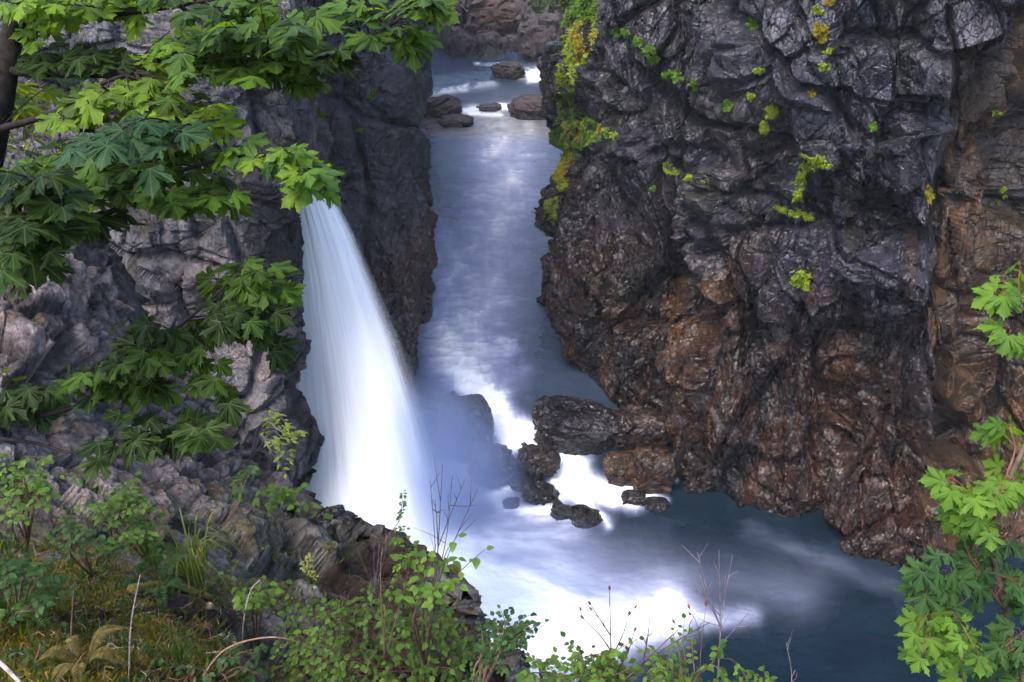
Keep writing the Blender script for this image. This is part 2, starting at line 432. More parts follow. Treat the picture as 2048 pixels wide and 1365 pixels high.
def feat_R(P):
    px, py, d = project(P)
    H = np.zeros(px.shape)
    wx = (fbm(P * .9, 3, 301) - .5) * 60; wy = (fbm(P * .9, 3, 305) - .5) * 60
    qx, qy = px + wx, py + wy
    # overhanging blocks with shaded recesses beneath
    H += 1.1 * poly_mask(qx, qy, [(1480, -400), (2060, -400), (2040, 60), (1990, 90), (1905, 195), (1860, 185), (1700, 185), (1640, 150), (1560, 70), (1490, 25)], 5)
    H += .9 * poly_mask(qx, qy, [(1200, -400), (1500, -400), (1480, 20), (1540, 90), (1650, 190), (1680, 330), (1600, 290), (1450, 240), (1380, 180), (1260, 110)], 6)
    H += 1.0 * poly_mask(qx, qy, [(1700, 190), (1760, 190), (1850, 185), (1840, 300), (1880, 350), (1850, 470), (1790, 350), (1700, 340), (1660, 260)], 5)
    H += .8 * poly_mask(qx, qy, [(1420, 340), (1600, 370), (1800, 460), (1860, 470), (1840, 560), (1700, 560), (1560, 640), (1500, 660), (1440, 600), (1400, 480)], 7)
    H -= 1.0 * poly_mask(qx, qy, [(1680, 420), (1880, 470), (1870, 520), (1700, 500)], 6)
    H -= .9 * poly_mask(qx, qy, [(1750, 200), (1850, 200), (1830, 290), (1745, 290)], 6)
    H -= 1.5 * poly_mask(px + wx * .3, py + wy * .3, SLAB, 8)
    H += .8 * poly_mask(qx, qy, [(1240, 620), (1420, 640), (1480, 880), (1420, 1010), (1330, 960), (1240, 820)], 12)
    H += .7 * poly_mask(qx, qy, [(1500, 700), (1620, 680), (1640, 850), (1620, 1040), (1480, 1020), (1450, 850)], 12)
    # cracks: a step and a slot
    for line, w, dep, st in [([(1230, 60), (1290, 160), (1390, 240), (1500, 250), (1620, 310)], 7, .7, .5),
                             ([(1490, 20), (1560, 80), (1650, 180), (1700, 250)], 6, .7, .6),
                             ([(1290, 280), (1340, 370), (1430, 500), (1480, 640), (1500, 860)], 9, .8, .6),
                             ([(1310, 300), (1420, 375), (1540, 400), (1660, 440), (1840, 480)], 6, .8, .3),
                             ([(1830, 380), (1930, 380), (2048, 430), (2200, 500)], 6, .7, -.4),
                             ([(1640, 690), (1620, 900), (1640, 1080)], 8, .8, .4),
                             ([(1860, 480), (1850, 700), (1880, 860), (1850, 1010)], 8, .8, .3),
                             ([(1900, 20), (1920, 180), (1890, 330), (1870, 470)], 6, .6, .2),
                             ([(1120, 300), (1180, 330), (1290, 440), (1330, 600), (1320, 740)], 8, .7, -.4),
                             ([(1730, 560), (1740, 720), (1700, 860), (1720, 1000)], 8, .7, -.4),
                             ([(1380, 30), (1400, 130), (1420, 300), (1400, 420)], 6, .5, .3),
                             ([(1180, 120), (1260, 180), (1300, 270)], 7, .6, .4)]:
        ds, sd, pr = seg_dist(px + wx * .35, py + wy * .35, line)
        H -= dep * np.exp(-(ds / w) ** 2)
        H += st * sstep(0, 14, ds * sd) * np.exp(-(ds / 70) ** 2)
    ribs = fbm(np.stack([P[..., 0] * .9 + .3 * P[..., 2], P[..., 1] * .4, P[..., 2] * .16], -1), 3, 321)
    H += 1.3 * (ribs - .5) * sstep(16, 8, P[..., 2])
    H += .9 * (fbm(P * .22, 2, 333) - .5)
    H -= .45
    # thin out where the cliff rises behind, so the gorge keeps its width
    return H
def col_R(P, info, fine):
    px, py, d = project(P)
    z = P[..., 2]; n1 = fbm(P * .22, 4, 41); n2 = fbm(P * .9, 4, 51)
    streak = fbm(np.stack([P[..., 0] * 1.6, P[..., 1] * 1.6, z * .12], -1), 4, 61)
    r1 = info[1][2]; r2 = info[2][2]; r3 = info[3][2]
    slate = mixc((.026, .024, .042), (.085, .076, .122), sstep(.3, .75, n2 * .5 + r2 * .3 + r3 * .2))
    purple = (.085, .055, .062)
    slate = mixc(slate, purple, sstep(.45, .7, n1) * .6)
    brown = mixc((.018, .010, .007), (.150, .048, .010), sstep(.36, .66, .7 * streak + .2 * n2 + .1 * r2))
    ochre = mixc((.075, .034, .010), (.34, .145, .028), sstep(.35, .7, streak))
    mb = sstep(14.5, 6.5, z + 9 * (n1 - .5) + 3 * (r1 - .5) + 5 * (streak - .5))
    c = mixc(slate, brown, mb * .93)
    red = mixc((.05, .016, .008), (.17, .042, .012), n2)
    c = mixc(c, red, mb * sstep(.52, .66, fbm(P * .45, 3, 71)) * .6)
    slab = poly_mask(px, py, SLAB, 14)
    c = mixc(c, ochre, slab * .95)
    oc2 = sstep(.60, .72, fbm(np.stack([P[..., 0] * .9, P[..., 1] * .9, z * .14], -1), 3, 81)) * sstep(20, 12, z)
    c = mixc(c, ochre, oc2 * .75)
    # mossy staining: greenish yellow runs
    ms = sstep(.63, .73, fbm(np.stack([P[..., 0] * 1.1, P[..., 1] * .8, z * .25], -1), 4, 85)) * sstep(6, 12, z)
    c = mixc(c, (.09, .085, .02), ms * .45)
    gm = sstep(1150, 1080, px + 70 * (n2 - .5)) * sstep(7, 11, z)
    c = mixc(c, (.05, .06, .018), gm * .6 * sstep(.35, .6, n2))
    lt = sstep(.62, .8, r3) * (1 - mb * .6)
    c = c * (1 + .45 * lt[..., None])
    c = mixc(c, c * 0 + np.array([.19, .19, .24]), sstep(.66, .74, fbm(np.stack([P[..., 0] * 4, P[..., 1] * 4, z * .5], -1), 3, 88)) * sstep(11, 16, z) * .5)
    for kk_, wt in ((1, .5), (2, .45), (3, .4)): c = c * (1 - wt * (1 - sstep(0.01, .07, info[kk_][1])))[..., None]  # cavity shade painted in: colour darkened along the crack edges
    c *= (.38 + .55 * fine)[..., None]
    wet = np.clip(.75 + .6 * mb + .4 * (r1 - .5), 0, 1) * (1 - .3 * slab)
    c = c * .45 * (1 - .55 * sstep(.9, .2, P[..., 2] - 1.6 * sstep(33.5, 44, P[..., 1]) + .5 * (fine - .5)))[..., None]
    return np.concatenate([c, wet[..., None]], -1)
OCT_R = [(6.0, 6, 7.5, -.3, 1.6, .8), (2.2, 3, 4.0, .25, .85, .9), (.9, 1.4, 1.8, -.3, .24, 1.0), (.40, .6, .7, .3, .08, 1.0), (1.15, 4, 6.0, .28, .55, .8)]
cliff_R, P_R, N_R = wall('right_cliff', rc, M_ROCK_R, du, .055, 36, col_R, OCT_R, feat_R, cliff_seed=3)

# --- left wall behind the falls, running back along the river
lb = [(-26, 30, 0, .0), (-20, 39, 0, .02), (-14.5, 41.0, .0, .05), W(735, 822, 1.) + (.0, .06), W(812, 806, 1.) + (.0, .06), W(842, 740, 1.3) + (.0, .05), W(856, 650, 1.6) + (.0, .04), (-5.6, 52, .0, .02),
      (-7.5, 55, .0, 0), (-12, 72, .0, 0), (-13.5, 92, .02, 0), (-9.8, 104, .02, 0), (-12.5, 118, 0, 0), (-22, 128, 0, 0)]
def feat_L(P):
    px, py, d = project(P)
    H = 1.2 * (fbm(P * .2, 2, 433) - .5)
    for line, w, dep, st in [([(700, 0), (690, 200), (740, 380), (720, 600)], 7, .6, .4), ([(830, 180), (810, 330), (850, 430), (830, 600), (820, 760)], 5, .7, .5),
                             ([(620, 150), (720, 230), (800, 250)], 5, .5, .4)]:
        ds, sd, pr = seg_dist(px, py, line)
        H -= dep * np.exp(-(ds / w) ** 2); H += st * sstep(0, 14, ds * sd) * np.exp(-(ds / 60) ** 2)
    return H
def col_L(P, info, fine):
    z = P[..., 2]; n1 = fbm(P * .25, 4, 141); n2 = fbm(P * .9, 4, 151); r2 = info[1][2]
    streak = fbm(np.stack([P[..., 0] * 1.6, P[..., 1] * 1.6, z * .15], -1), 4, 161)
    grey = mixc((.045, .045, .062), (.095, .09, .115), sstep(.3, .7, .6 * n2 + .4 * r2))
    brown = mixc((.030, .020, .014), (.15, .070, .028), sstep(.3, .7, .6 * streak + .4 * n2))
    mb = sstep(13.5, 8.5, z + 5 * (n1 - .5) + 3 * (streak - .5)) * sstep(70, 55, P[..., 1])
    c = mixc(grey, brown, mb * .92)
    g = sstep(.6, .7, fbm(P * .8, 4, 171)) * sstep(13, 16, z)
    c = mixc(c, (.05, .065, .025), g * .5)
    for kk_, wt in ((1, .4), (2, .4), (3, .3)): c = c * (1 - wt * (1 - sstep(0.01, .06, info[kk_][1])))[..., None]  # crack edges darkened in the colour, standing in for cavity shade
    c *= (.28 + .4 * fine)[..., None]
    return np.concatenate([c, np.clip(.35 + .5 * mb, 0, 1)[..., None]], -1)
OCT_L = [(6, 6, 8, .2, .9, .6), (2.2, 2.4, 4.6, -.15, .32, .8), (.9, 1., 2.0, .2, .12, 1.), (.4, .45, .6, -.2, .11, 1.1), (.18, .2, .26, 0, .05, 1.2)]
cliff_L, P_LB, N_LB = wall('left_river_wall', lb, M_ROCK_R, [.15, .08] + [.07] * 6 + [.2] * 6, .07, 34, col_L, OCT_L, feat_L, cliff_seed=11)

# --- grey cliff in front, left of the falls
gl = [(-9.6, 45, -.04, 0), (-10.2, 37, .07, 0), (-9.9, 31.2, .115, 0), (-9.95, 29.6, .112, .02), (-10.6, 27.6, .04, .08), (-11.2, 26.6, -.09, .12), (-14, 25.6, -.08, .18), (-18.5, 24, -.05, .22), (-26, 22, 0, .22), (-40, 14, 0, .1)]
def feat_G(P):
    px, py, d = project(P)
    H = 1.3 * (fbm(P * .25, 2, 533) - .5)
    wx = (fbm(P * .9, 3, 501) - .5) * 40; wy = (fbm(P * .9, 3, 505) - .5) * 40
    for line, w, dep, st in [([(240, 520), (330, 515), (400, 530), (490, 540)], 7, .5, .5), ([(480, 800), (500, 780), (520, 700)], 7, .5, .4),
                             ([(430, 300), (440, 400), (480, 520)], 6, .4, .4), ([(520, 340), (560, 350), (615, 350)], 6, .6, .6),
                             ([(500, 180), (520, 290)], 6, .5, .5), ([(0, 130), (120, 120), (250, 170), (330, 180)], 7, .5, .7), ([(430, 850), (500, 840), (530, 820)], 6, .5, -.5)]:
        ds, sd, pr = seg_dist(px + wx * .4, py + wy * .4, line)
        H -= dep * np.exp(-(ds / w) ** 2); H += st * sstep(0, 14, ds * sd) * np.exp(-(ds / 60) ** 2)
    return H
def col_G(P, info, fine):
    px, py, d = project(P)
    z = P[..., 2]; n1 = fbm(P * .35, 4, 241); n2 = fbm(P * 1.2, 4, 251); r2 = info[1][2]; r3 = info[2][2]
    grey = mixc((.105, .10, .11), (.25, .24, .25), sstep(.3, .7, .5 * n2 + .3 * r2 + .2 * r3))
    grey = mixc(grey, (.36, .28, .28), sstep(.5, .7, n1) * .5)
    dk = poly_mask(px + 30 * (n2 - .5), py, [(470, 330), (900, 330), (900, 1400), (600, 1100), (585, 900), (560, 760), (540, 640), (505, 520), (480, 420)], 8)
    sidec = mixc((.045, .045, .055), (.085, .08, .085), n2)  # darker rock colour for the river side of the corner
    c = mixc(grey, sidec, dk * .95)
    g = sstep(.58, .68, fbm(P * 1.3, 4, 271))
    c = mixc(c, (.13, .10, .05), g * .4 * (1 - dk))
    for kk_, wt in ((1, .4), (2, .4), (3, .3)): c = c * (1 - wt * (1 - sstep(0.01, .05, info[kk_][1])))[..., None]  # painted crevice shade: facet edges take a darker colour
    c *= (.35 + .6 * fine)[..., None]
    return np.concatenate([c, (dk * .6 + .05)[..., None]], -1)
OCT_G = [(4.5, 4.5, 4.5, .2, .9, .6), (1.7, 1.8, 1.9, -.3, .30, .8), (.7, .8, .7, .3, .10, .8), (.3, .3, .3, -.2, .035, .8), (.13, .13, .13, 0, .012, .8)]
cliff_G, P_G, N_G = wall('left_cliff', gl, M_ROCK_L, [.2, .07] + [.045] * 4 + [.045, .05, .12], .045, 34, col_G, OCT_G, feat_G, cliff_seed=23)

# --- far bank
X = np.linspace(-40, 45, 420); Yb = np.linspace(112, 185, 330)
PX, PY = np.meshgrid(X, Yb, indexing='ij')
shore = 122 + 2.5 * np.sin(PX * .3) - .12 * (PX + 3) + 3 * (fbm(np.stack([PX * .2, PX * 0, PX * 0], -1), 2, 600) - .5)
t = (PY - shore)
Z = np.where(t > 0, .6 + t * .42 + .0015 * t * t, .6 + t * .5)
P = np.stack([PX, PY, Z], -1)
h1, e1, r1 = facet(warp(P, .3, 1.5, 610) / np.array([4.5, 5, 4]), 611, .9); h2, e2, r2 = facet(warp(P, .8, .6, 612) / np.array([1.8, 2, 1.6]), 613, 1.1); h3, e3, r3 = facet(P / .7, 617, 1.2)
P[..., 2] += sstep(0, 3, t) * (2.3 * np.maximum(h1, -.3) - .5 * (1 - sstep(0, .15, e1)) + 1.1 * h2 + .4 * h3)
P[..., 1] -= sstep(0, 3, t) * 1.5 * h2
n2 = fbm(P * .3, 4, 620)
c = mixc((.055, .048, .056), (.125, .10, .105), .5 * r1 + .5 * r2); c = mixc(c, (.09, .055, .04), sstep(.5, .65, n2) * .6); c = mixc(c, (.05, .075, .03), sstep(.55, .68, fbm(P * .5, 4, 622)) * .7)
bank = grid_mesh('far_bank', P, np.concatenate([c, np.zeros_like(c[..., :1]) + .1], -1), M_FAR); tag(bank, kind='structure')
P_BANK = P

# ------------------------------------------------------------------ river
def zwater(x, y):
    z = 1.6 * sstep(33.5, 44, y + .25 * x)
    z = z + .7 * sstep(92, 98, y + .1 * x) + .6 * sstep(110, 118, y - .6 * x)
    return z
STROKES = [  # photograph-pixel tracks of aerated water and painted sky reflection: points, width, strength
    ([(760, 1100), (860, 1130), (960, 1170), (1080, 1220), (1150, 1290)], 82, 1.15),
    ([(760, 1000), (800, 1120), (900, 1250)], 80, 1.4),
    ([(1000, 1330), (1130, 1270), (1260, 1240), (1330, 1235)], 50, .95),
    ([(1200, 1215), (1330, 1225), (1450, 1235), (1500, 1228)], 22, .42),
    ([(930, 1110), (1000, 1080), (1080, 1060), (1150, 1050)], 32, .5),
    ([(1050, 1130), (1200, 1170), (1330, 1190)], 50, .34),
    ([(1100, 1090), (1260, 1110), (1400, 1150), (1600, 1190)], 60, .16),
    ([(940, 765), (985, 800), (1000, 840), (1040, 875), (1110, 900), (1140, 925)], 31, 1.7),
    ([(860, 700), (940, 745)], 34, .15),
    ([(1040, 870), (1110, 905), (1150, 945), (1130, 975)], 27, 1.5),
    ([(1110, 960), (1160, 980), (1220, 1000), (1290, 985)], 20, 1.5),
    ([(1180, 960), (1260, 975), (1290, 985)], 13, 1.1),
    ([(1150, 985), (1185, 1025), (1215, 1052)], 10, .9),
    ([(1000, 960), (1060, 965), (1100, 970)], 8, .7),
    ([(1000, 1010), (1060, 1020), (1120, 1020)], 12, .7),
    ([(990, 990), (1020, 975)], 9, .6),
    ([(1290, 990), (1330, 1000)], 8, .7),
    ([(1325, 905), (1340, 935), (1352, 962)], 5, .9),
    ([(1100, 816), (1150, 812)], 4, .9),
    ([(960, 690), (1010, 690), (1040, 730)], 22, .3),
    ([(850, 640), (920, 700), (1000, 760)], 50, .22),
    ([(1040, 150), (1080, 142), (1130, 128)], 9, 1.3), ([(1060, 160), (1110, 155)], 7, 1.0), ([(950, 128), (1040, 132)], 3, .6),
    ([(925, 222), (960, 216), (1020, 214)], 6, 1.3), ([(940, 228), (1000, 229)], 5, 1.1), ([(825, 196), (870, 186), (930, 178)], 6, .9), ([(870, 186), (990, 168)], 8, .35),
    ([(1500, 1060), (1650, 1130), (1850, 1200)], 22, .07),
    ([(1010, 300), (1000, 400), (980, 500), (960, 600), (930, 700)], 82, .62),  # this and the next stroke paint sky reflection and mist into the channel
    ([(880, 480), (885, 600), (890, 700)], 44, .34),
    ([(840, 1000), (930, 960), (1000, 1000)], 50, .5),
]
gx = np.concatenate([np.arange(-300, 480, 20), np.arange(480, 2060, 2.1), np.arange(2060, 3400, 25)])
gy = np.concatenate([np.arange(96, 300, 1.2), np.arange(300, 1420, 1.9), np.arange(1420, 2300, 25)])
GX, GY = np.meshgrid(gx, gy, indexing='ij')
P = on_level(GX, GY, 0.0); P[..., 2] = 0
for _ in range(4):   # iterate so the sheet keeps an even density where it is raised
    zz = zwater(P[..., 0], P[..., 1]); P = on_level(GX, GY, zz); 
P[..., 2] = zwater(P[..., 0], P[..., 1])
px, py, d = project(P)
x, y = P[..., 0], P[..., 1]
ix, iy = x + 4.2, y - 29.5
th = np.arctan2(iy, ix); rad = np.hypot(ix, iy)
n_pool = fbm(np.stack([np.cos(th) * 5 + np.sin(rad * .25), np.sin(th) * 5 + rad * .18, rad * .10], -1), 5, 700, .6)
n_swirl = fbm(warp(np.stack([x * .35 + y * .1, y * .8, x * 0], -1), .8, 1.2, 720), 5, 710, .6)
n_chan = fbm(warp(np.stack([x * 1.0, y * .35, x * 0], -1), .7, .9, 725), 5, 730, .6)
n_rip = fbm(np.stack([x * 1.2, y * 2.4, x * 0], -1), 4, 740, .65)
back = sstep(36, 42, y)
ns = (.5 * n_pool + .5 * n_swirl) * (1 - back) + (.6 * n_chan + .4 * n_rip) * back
wx = (n_swirl - .5) * 50; wy = (n_chan - .5) * 36
k = np.clip((d / 45), .4, 2) ** -1
inv = np.ones(px.shape)
for pts, w, a in STROKES:
    ds, _, pr = seg_dist(px + wx * min(1, w / 20), py + wy * min(1, w / 20), pts)
    v = a * np.exp(-(ds / w) ** 2)
    v = v * np.clip(1 + (.45 if w > 43 and a < .7 else 2.2 if a < 1 else 1.1) * (ns - .5) * 2 * (1 - np.clip(v - .6, 0, 1)), 0, 3)
    inv *= 1 - np.clip(v, 0, 1)
foam = 1 - inv  # foam cover, with the channel's painted sky sheen included
wisps = sstep(.52, .78, ns) * (.03 + .11 * sstep(1500, 1100, px)) * (1 - sstep(80, 100, y))
foam = np.clip(foam + wisps, 0, 1) * (1 - .8 * poly_mask(px, py, [(1090, 600), (1300, 600), (1300, 800), (1180, 812), (1090, 812), (1060, 740)], 55))
deep = mixc((.0025, .007, .014), (.006, .017, .028), n_swirl)
deep = mixc(deep, (.03, .045, .075), back)  # upstream base lifted to blue, part of the painted sky reflection
shal = poly_mask(px, py, [(830, 225), (1120, 225), (1120, 275), (980, 282), (830, 270)], 8)
deep = mixc(deep, (.10, .085, .085), shal * sstep(.35, .5, n_rip) * .95)
foam_sky_col = mixc(mixc((.70, .76, .82), (.82, .84, .89), sstep(.35, .6, ns)), (.52, .57, .94), sstep(.95, .30, foam) * sstep(92, 84, y) * (.75 + .25 * back))  # thin foam is bluish; in the channel the tint stands for reflected sky
c = mixc(deep, foam_sky_col, foam ** 1.35)
P[..., 2] += .22 * (n_rip - .5) * (.3 + foam) + .5 * (ns - .5) * np.clip(foam * 1.3, 0, 1) * sstep(30, 36, y)
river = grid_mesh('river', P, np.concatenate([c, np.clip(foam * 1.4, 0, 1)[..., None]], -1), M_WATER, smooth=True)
tag(river, kind='structure')

# ------------------------------------------------------------------ waterfall
def waterfall():
    pys = np.array([255, 290, 340, 400, 470, 570, 680, 780, 880, 980, 1080, 1180, 1260])
    lft = np.array([583, 582, 585, 588, 590, 590, 588, 586, 584, 580, 600, 640, 700])
    rgt = np.array([588, 606, 638, 672, 708, 750, 794, 828, 860, 890, 918, 946, 975])
    Ys = np.array([37.5, 37, 36.6, 36.2, 35.6, 34.9, 34.2, 33.5, 32.8, 32.0, 31.0, 29.8, 28.8])
    n, m = 420, 240
    t = np.linspace(255, 1260, n); s = np.linspace(0, 1, m)
    Lx, Rx, YY = np.interp(t, pys, lft), np.interp(t, pys, rgt), np.interp(t, pys, Ys)
    Lx -= 40; 
    V = []
    o = None
    layers = []
    for li, (off, amax, spread, seed) in enumerate([(0, 1.0, 0, 800), (.55, .75, 14, 810), (-.6, .8, 6, 820)]):
        S, T = np.meshgrid(s, t, indexing='ij')
        PXm = Lx[None] + (Rx + spread * np.linspace(.3, 1.5, n) - Lx)[None] * S
        bul = -1.5 * np.sin(PI * S) * np.linspace(.2, 1, n)[None]
        P = on_depthY(PXm, T, YY[None] + bul + off)
        st = fbm(np.stack([S * 16 + .15 * li, T * .0028 + li, S * 0 + seed], -1), 5, seed, .6)
        st2 = fbm(np.stack([S * 60, T * .002, S * 0], -1), 3, seed + 5)
        P[..., 1] -= .12 * (st - .5)
        a = (1 - sstep(.80 - .1 * li, 1.0, S + .10 * (st - .5)))
        a = np.clip(a * (1.5 + .9 * (st - .45) + .15 * (st2 - .5)), 0, 1) * amax
        a *= sstep(255, 330, T) * .6 + .4 * sstep(300, 420, T)
        a *= 1 - sstep(1120, 1250, T) * .9
        c = mixc((.94, .95, .97), (.98, .98, .98), sstep(.35, .65, st))
        c = mixc(c, (.86, .90, .96), sstep(.45, .30, st) * .5)
        layers.append((P, np.concatenate([c, a[..., None]], -1)))
    Vs, fn, lp, cs = [], [], [], []; k0 = 0
    for P, C in layers:
        n_, m_ = P.shape[:2]; idx = np.arange(n_ * m_).reshape(n_, m_) + k0
        lp.append(np.stack([idx[:-1, :-1], idx[1:, :-1], idx[1:, 1:], idx[:-1, 1:]], -1).reshape(-1)); fn.append(np.full((n_ - 1) * (m_ - 1), 4))
        Vs.append(P.reshape(-1, 3)); cs.append(C.reshape(-1, 4)); k0 += n_ * m_
    o = mesh_np('waterfall', np.concatenate(Vs), np.concatenate(fn), np.concatenate(lp), np.concatenate(cs), M_FALL, smooth=True)
    tag(o, 'tall white silky waterfall plunging past the left cliff into the pool', 'waterfall')
    return o
waterfall()

# ------------------------------------------------------------------ near ground (left ledges and slope under the viewpoint)
TOPL = np.array([(-700, 380), (-300, 385), (0, 395), (110, 410), (160, 462), (215, 480), (235, 560), (262, 640), (330, 715), (420, 820), (480, 885), (560, 925), (600, 985), (640, 1050), (725, 1115), (800, 1150), (870, 1180), (925, 1225), (960, 1290), (1010, 1350), (1100, 1430), (1300, 1540), (2000, 1620), (2900, 1700)], float)
DP = np.array([(-700, 400, 16), (0, 395, 15), (160, 462, 16), (235, 560, 17), (262, 640, 17.5), (430, 830, 19.5), (560, 925, 22), (600, 985, 20), (640, 1050, 18), (725, 1115, 19), (800, 1150, 18.5), (925, 1225, 15), (1010, 1350, 10), (1300, 1540, 5), (2000, 1620, 4), (2900, 1700, 4),
               (0, 600, 12.5), (0, 800, 10.3), (0, 1000, 8.3), (0, 1200, 6.2), (0, 1365, 5.2), (-700, 1365, 5), (-700, 900, 9), (200, 700, 13.5), (200, 900, 11.2), (200, 1050, 9), (350, 900, 14.5), (350, 1050, 11), (350, 1150, 8.2), (200, 1200, 6.8), (300, 1365, 5.2),
               (500, 1000, 16), (500, 1100, 12.5), (500, 1200, 9.2), (600, 1100, 14.5), (620, 1250, 10), (600, 1365, 7), (750, 1250, 12), (900, 1365, 8), (0, 1750, 3.2), (600, 1750, 3.4), (1300, 1750, 3.2), (2900, 1800, 3.2), (-700, 1750, 3.2)], float)
def tps_fit(D):
    A = D[:, :2] / 1000.; y = np.log(D[:, 2]); n = len(A)
    r = np.linalg.norm(A[:, None] - A[None], axis=-1) + 1e-9; K = r * r * np.log(r) + np.eye(n) * .002
    Pm = np.column_stack([np.ones(n), A]); M = np.zeros((n + 3, n + 3)); M[:n, :n] = K; M[:n, n:] = Pm; M[n:, :n] = Pm.T
    w = np.linalg.solve(M, np.concatenate([y, np.zeros(3)]))
    def f(px, py):
        s = w[n] + w[n + 1] * px / 1000 + w[n + 2] * py / 1000
        for i in range(n):
            rr = np.hypot(px / 1000 - A[i, 0], py / 1000 - A[i, 1]) + 1e-9; s = s + w[i] * rr * rr * np.log(rr)
        return np.exp(s)
    return f
dep = tps_fit(DP)
ux = np.concatenate([np.arange(-700, -20, 10), np.arange(-20, 1040, 1.7), np.arange(1040, 2900, 14)])
vt = np.concatenate([np.linspace(0, .30, 60, endpoint=False), np.linspace(.30, 1, 520)])
U, T = np.meshgrid(ux, vt, indexing='ij')
top = np.interp(U, TOPL[:, 0], TOPL[:, 1]); top = top + 14 * (vnoise(np.stack([U / 28, U * 0, U * 0], -1), 5) - .5) * 2 * sstep(-20, 0, U) * sstep(1040, 1000, U)
PYy = 1800 + (top - 1800) * T
P = at(U, PYy, dep(U, PYy))
# skirt: the ground falls away behind its visible brow
edge = P[:, -1]; out = edge[:, None] + np.linspace(0, 1, 60)[None, 1:, None] * 0
kk = np.linspace(0, 1, 60)[None, 1:]
dirb = edge.copy(); dirb[:, 2] = 0; dirb /= np.linalg.norm(dirb, axis=1, keepdims=True) + 1e-9
skirt = edge[:, None] + dirb[:, None] * (1.6 * kk ** .5)[..., None] + np.array([0, 0, -1.]) * ((edge[:, 2:3] + 2) * kk ** 1.5)[..., None]
P = np.concatenate([P, skirt], 1)
NG = grid_normals(P[:, :]); NG = NG
ppx, ppy, dd = project(P)
amp = np.clip(dd / 13, .28, 1.2)
Q = warp(warp(P, .5, .6, 901), 2., .14, 905)
floorm = sstep(1120, 1200, ppy + 120 * (fbm(P * .8, 3, 930) - .5)) * sstep(560, 420, ppx)      # forest floor, lower left
brownm = poly_mask(ppx, ppy, [(640, 1060), (725, 1115), (800, 1150), (925, 1225), (1100, 1450), (640, 1330), (640, 1180)], 12)
H = 0; inf = []
for kq, (sx, sy, sz, am, tl) in enumerate([(2.8, 3.0, 2.2, .75, .7), (1.1, 1.2, .8, .28, .7), (.45, .5, .32, .09, .7), (.18, .2, .13, .03, .7), (.07, .08, .055, .012, .7)]):
    h, e, r = facet(Q / np.array([sx, sy, sz]), 911 + 7 * kq, tl)
    H = H + am * (h - .25 * (1 - sstep(0, .12, e))) * amp * (1 - .65 * floorm) * (1 - .3 * brownm); inf.append((h, e, r))
fine = fbm(P * 7, 4, 940); H = H + .04 * (fine - .5) * amp
Pg = P + NG * H[..., None]
Ng = grid_normals(Pg)
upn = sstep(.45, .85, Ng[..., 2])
n1 = fbm(P * .5, 4, 950); n2 = fbm(P * 2.2, 5, 951); r2, r3 = inf[1][2], inf[2][2]
c = mixc((.14, .115, .11), (.38, .305, .29), sstep(.28, .75, .45 * n2 + .3 * r2 + .25 * r3))
gr = sstep(380, 480, ppx) * sstep(950, 1030, ppy)
c = mixc(c, mixc((.15, .15, .15), (.40, .38, .35), sstep(.3, .7, .5 * n2 + .5 * r3)), np.clip(gr + sstep(.55, .65, n1) * .6, 0, 1))
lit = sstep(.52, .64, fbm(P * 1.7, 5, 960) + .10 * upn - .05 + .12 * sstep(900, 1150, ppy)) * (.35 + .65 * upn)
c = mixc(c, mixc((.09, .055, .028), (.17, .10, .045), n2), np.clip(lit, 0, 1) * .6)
fl = mixc((.045, .026, .016), (.15, .085, .045), sstep(.3, .7, n2)); c = mixc(c, fl, floorm * .9)
mo = sstep(.46, .6, fbm(P * 1.1, 5, 970) + .16 * poly_mask(ppx, ppy, [(0, 1090), (180, 1090), (260, 1190), (240, 1290), (430, 1340), (0, 1365), (-300, 1300)], 40) - .06 * (ppy < 1000)) * upn * sstep(950, 1150, ppy)
c = mixc(c, mixc((.06, .065, .01), (.22, .19, .02), n2), np.clip(mo, 0, 1) * .9)
bw = mixc((.035, .022, .018), (.085, .045, .03), n2); c = mixc(c, bw, brownm * .95)
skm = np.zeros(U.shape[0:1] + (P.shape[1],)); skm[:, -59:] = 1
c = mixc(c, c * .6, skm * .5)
for kk_, wt in ((1, .45), (2, .4), (3, .3)): c = c * (1 - wt * (1 - sstep(0.01, .07, inf[kk_][1])))[..., None]  # shade of the cracks put into the colour along facet edges
c *= (.38 + .6 * fine)[..., None]
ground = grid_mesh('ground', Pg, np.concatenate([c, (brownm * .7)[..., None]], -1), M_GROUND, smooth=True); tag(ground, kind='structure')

# surface look-up in picture coordinates (nearest vertex to the viewpoint)
class Surf:
    def __init__(s, P, N=None, step=1):
        s.P = P[::step, ::step].reshape(-1, 3); s.N = (grid_normals(P) if N is None else N)[::step, ::step].reshape(-1, 3)
        s.px, s.py, s.d = project(s.P)
    def __call__(s, px, py, tol=5):
        m = (np.abs(s.px - px) < tol) & (np.abs(s.py - py) < tol)
        if not m.any():
            if tol > 60: return None
            return s(px, py, tol * 2)
        i = np.flatnonzero(m); j = i[np.argmin(s.d[i])]
        return s.P[j], s.N[j]
    def region(s, mask_fn):
        return np.flatnonzero(mask_fn(s.px, s.py))
S_R = Surf(P_R, N_R); S_LB = Surf(P_LB, N_LB); S_G = Surf(P_G, N_G); S_GR = Surf(Pg, Ng)

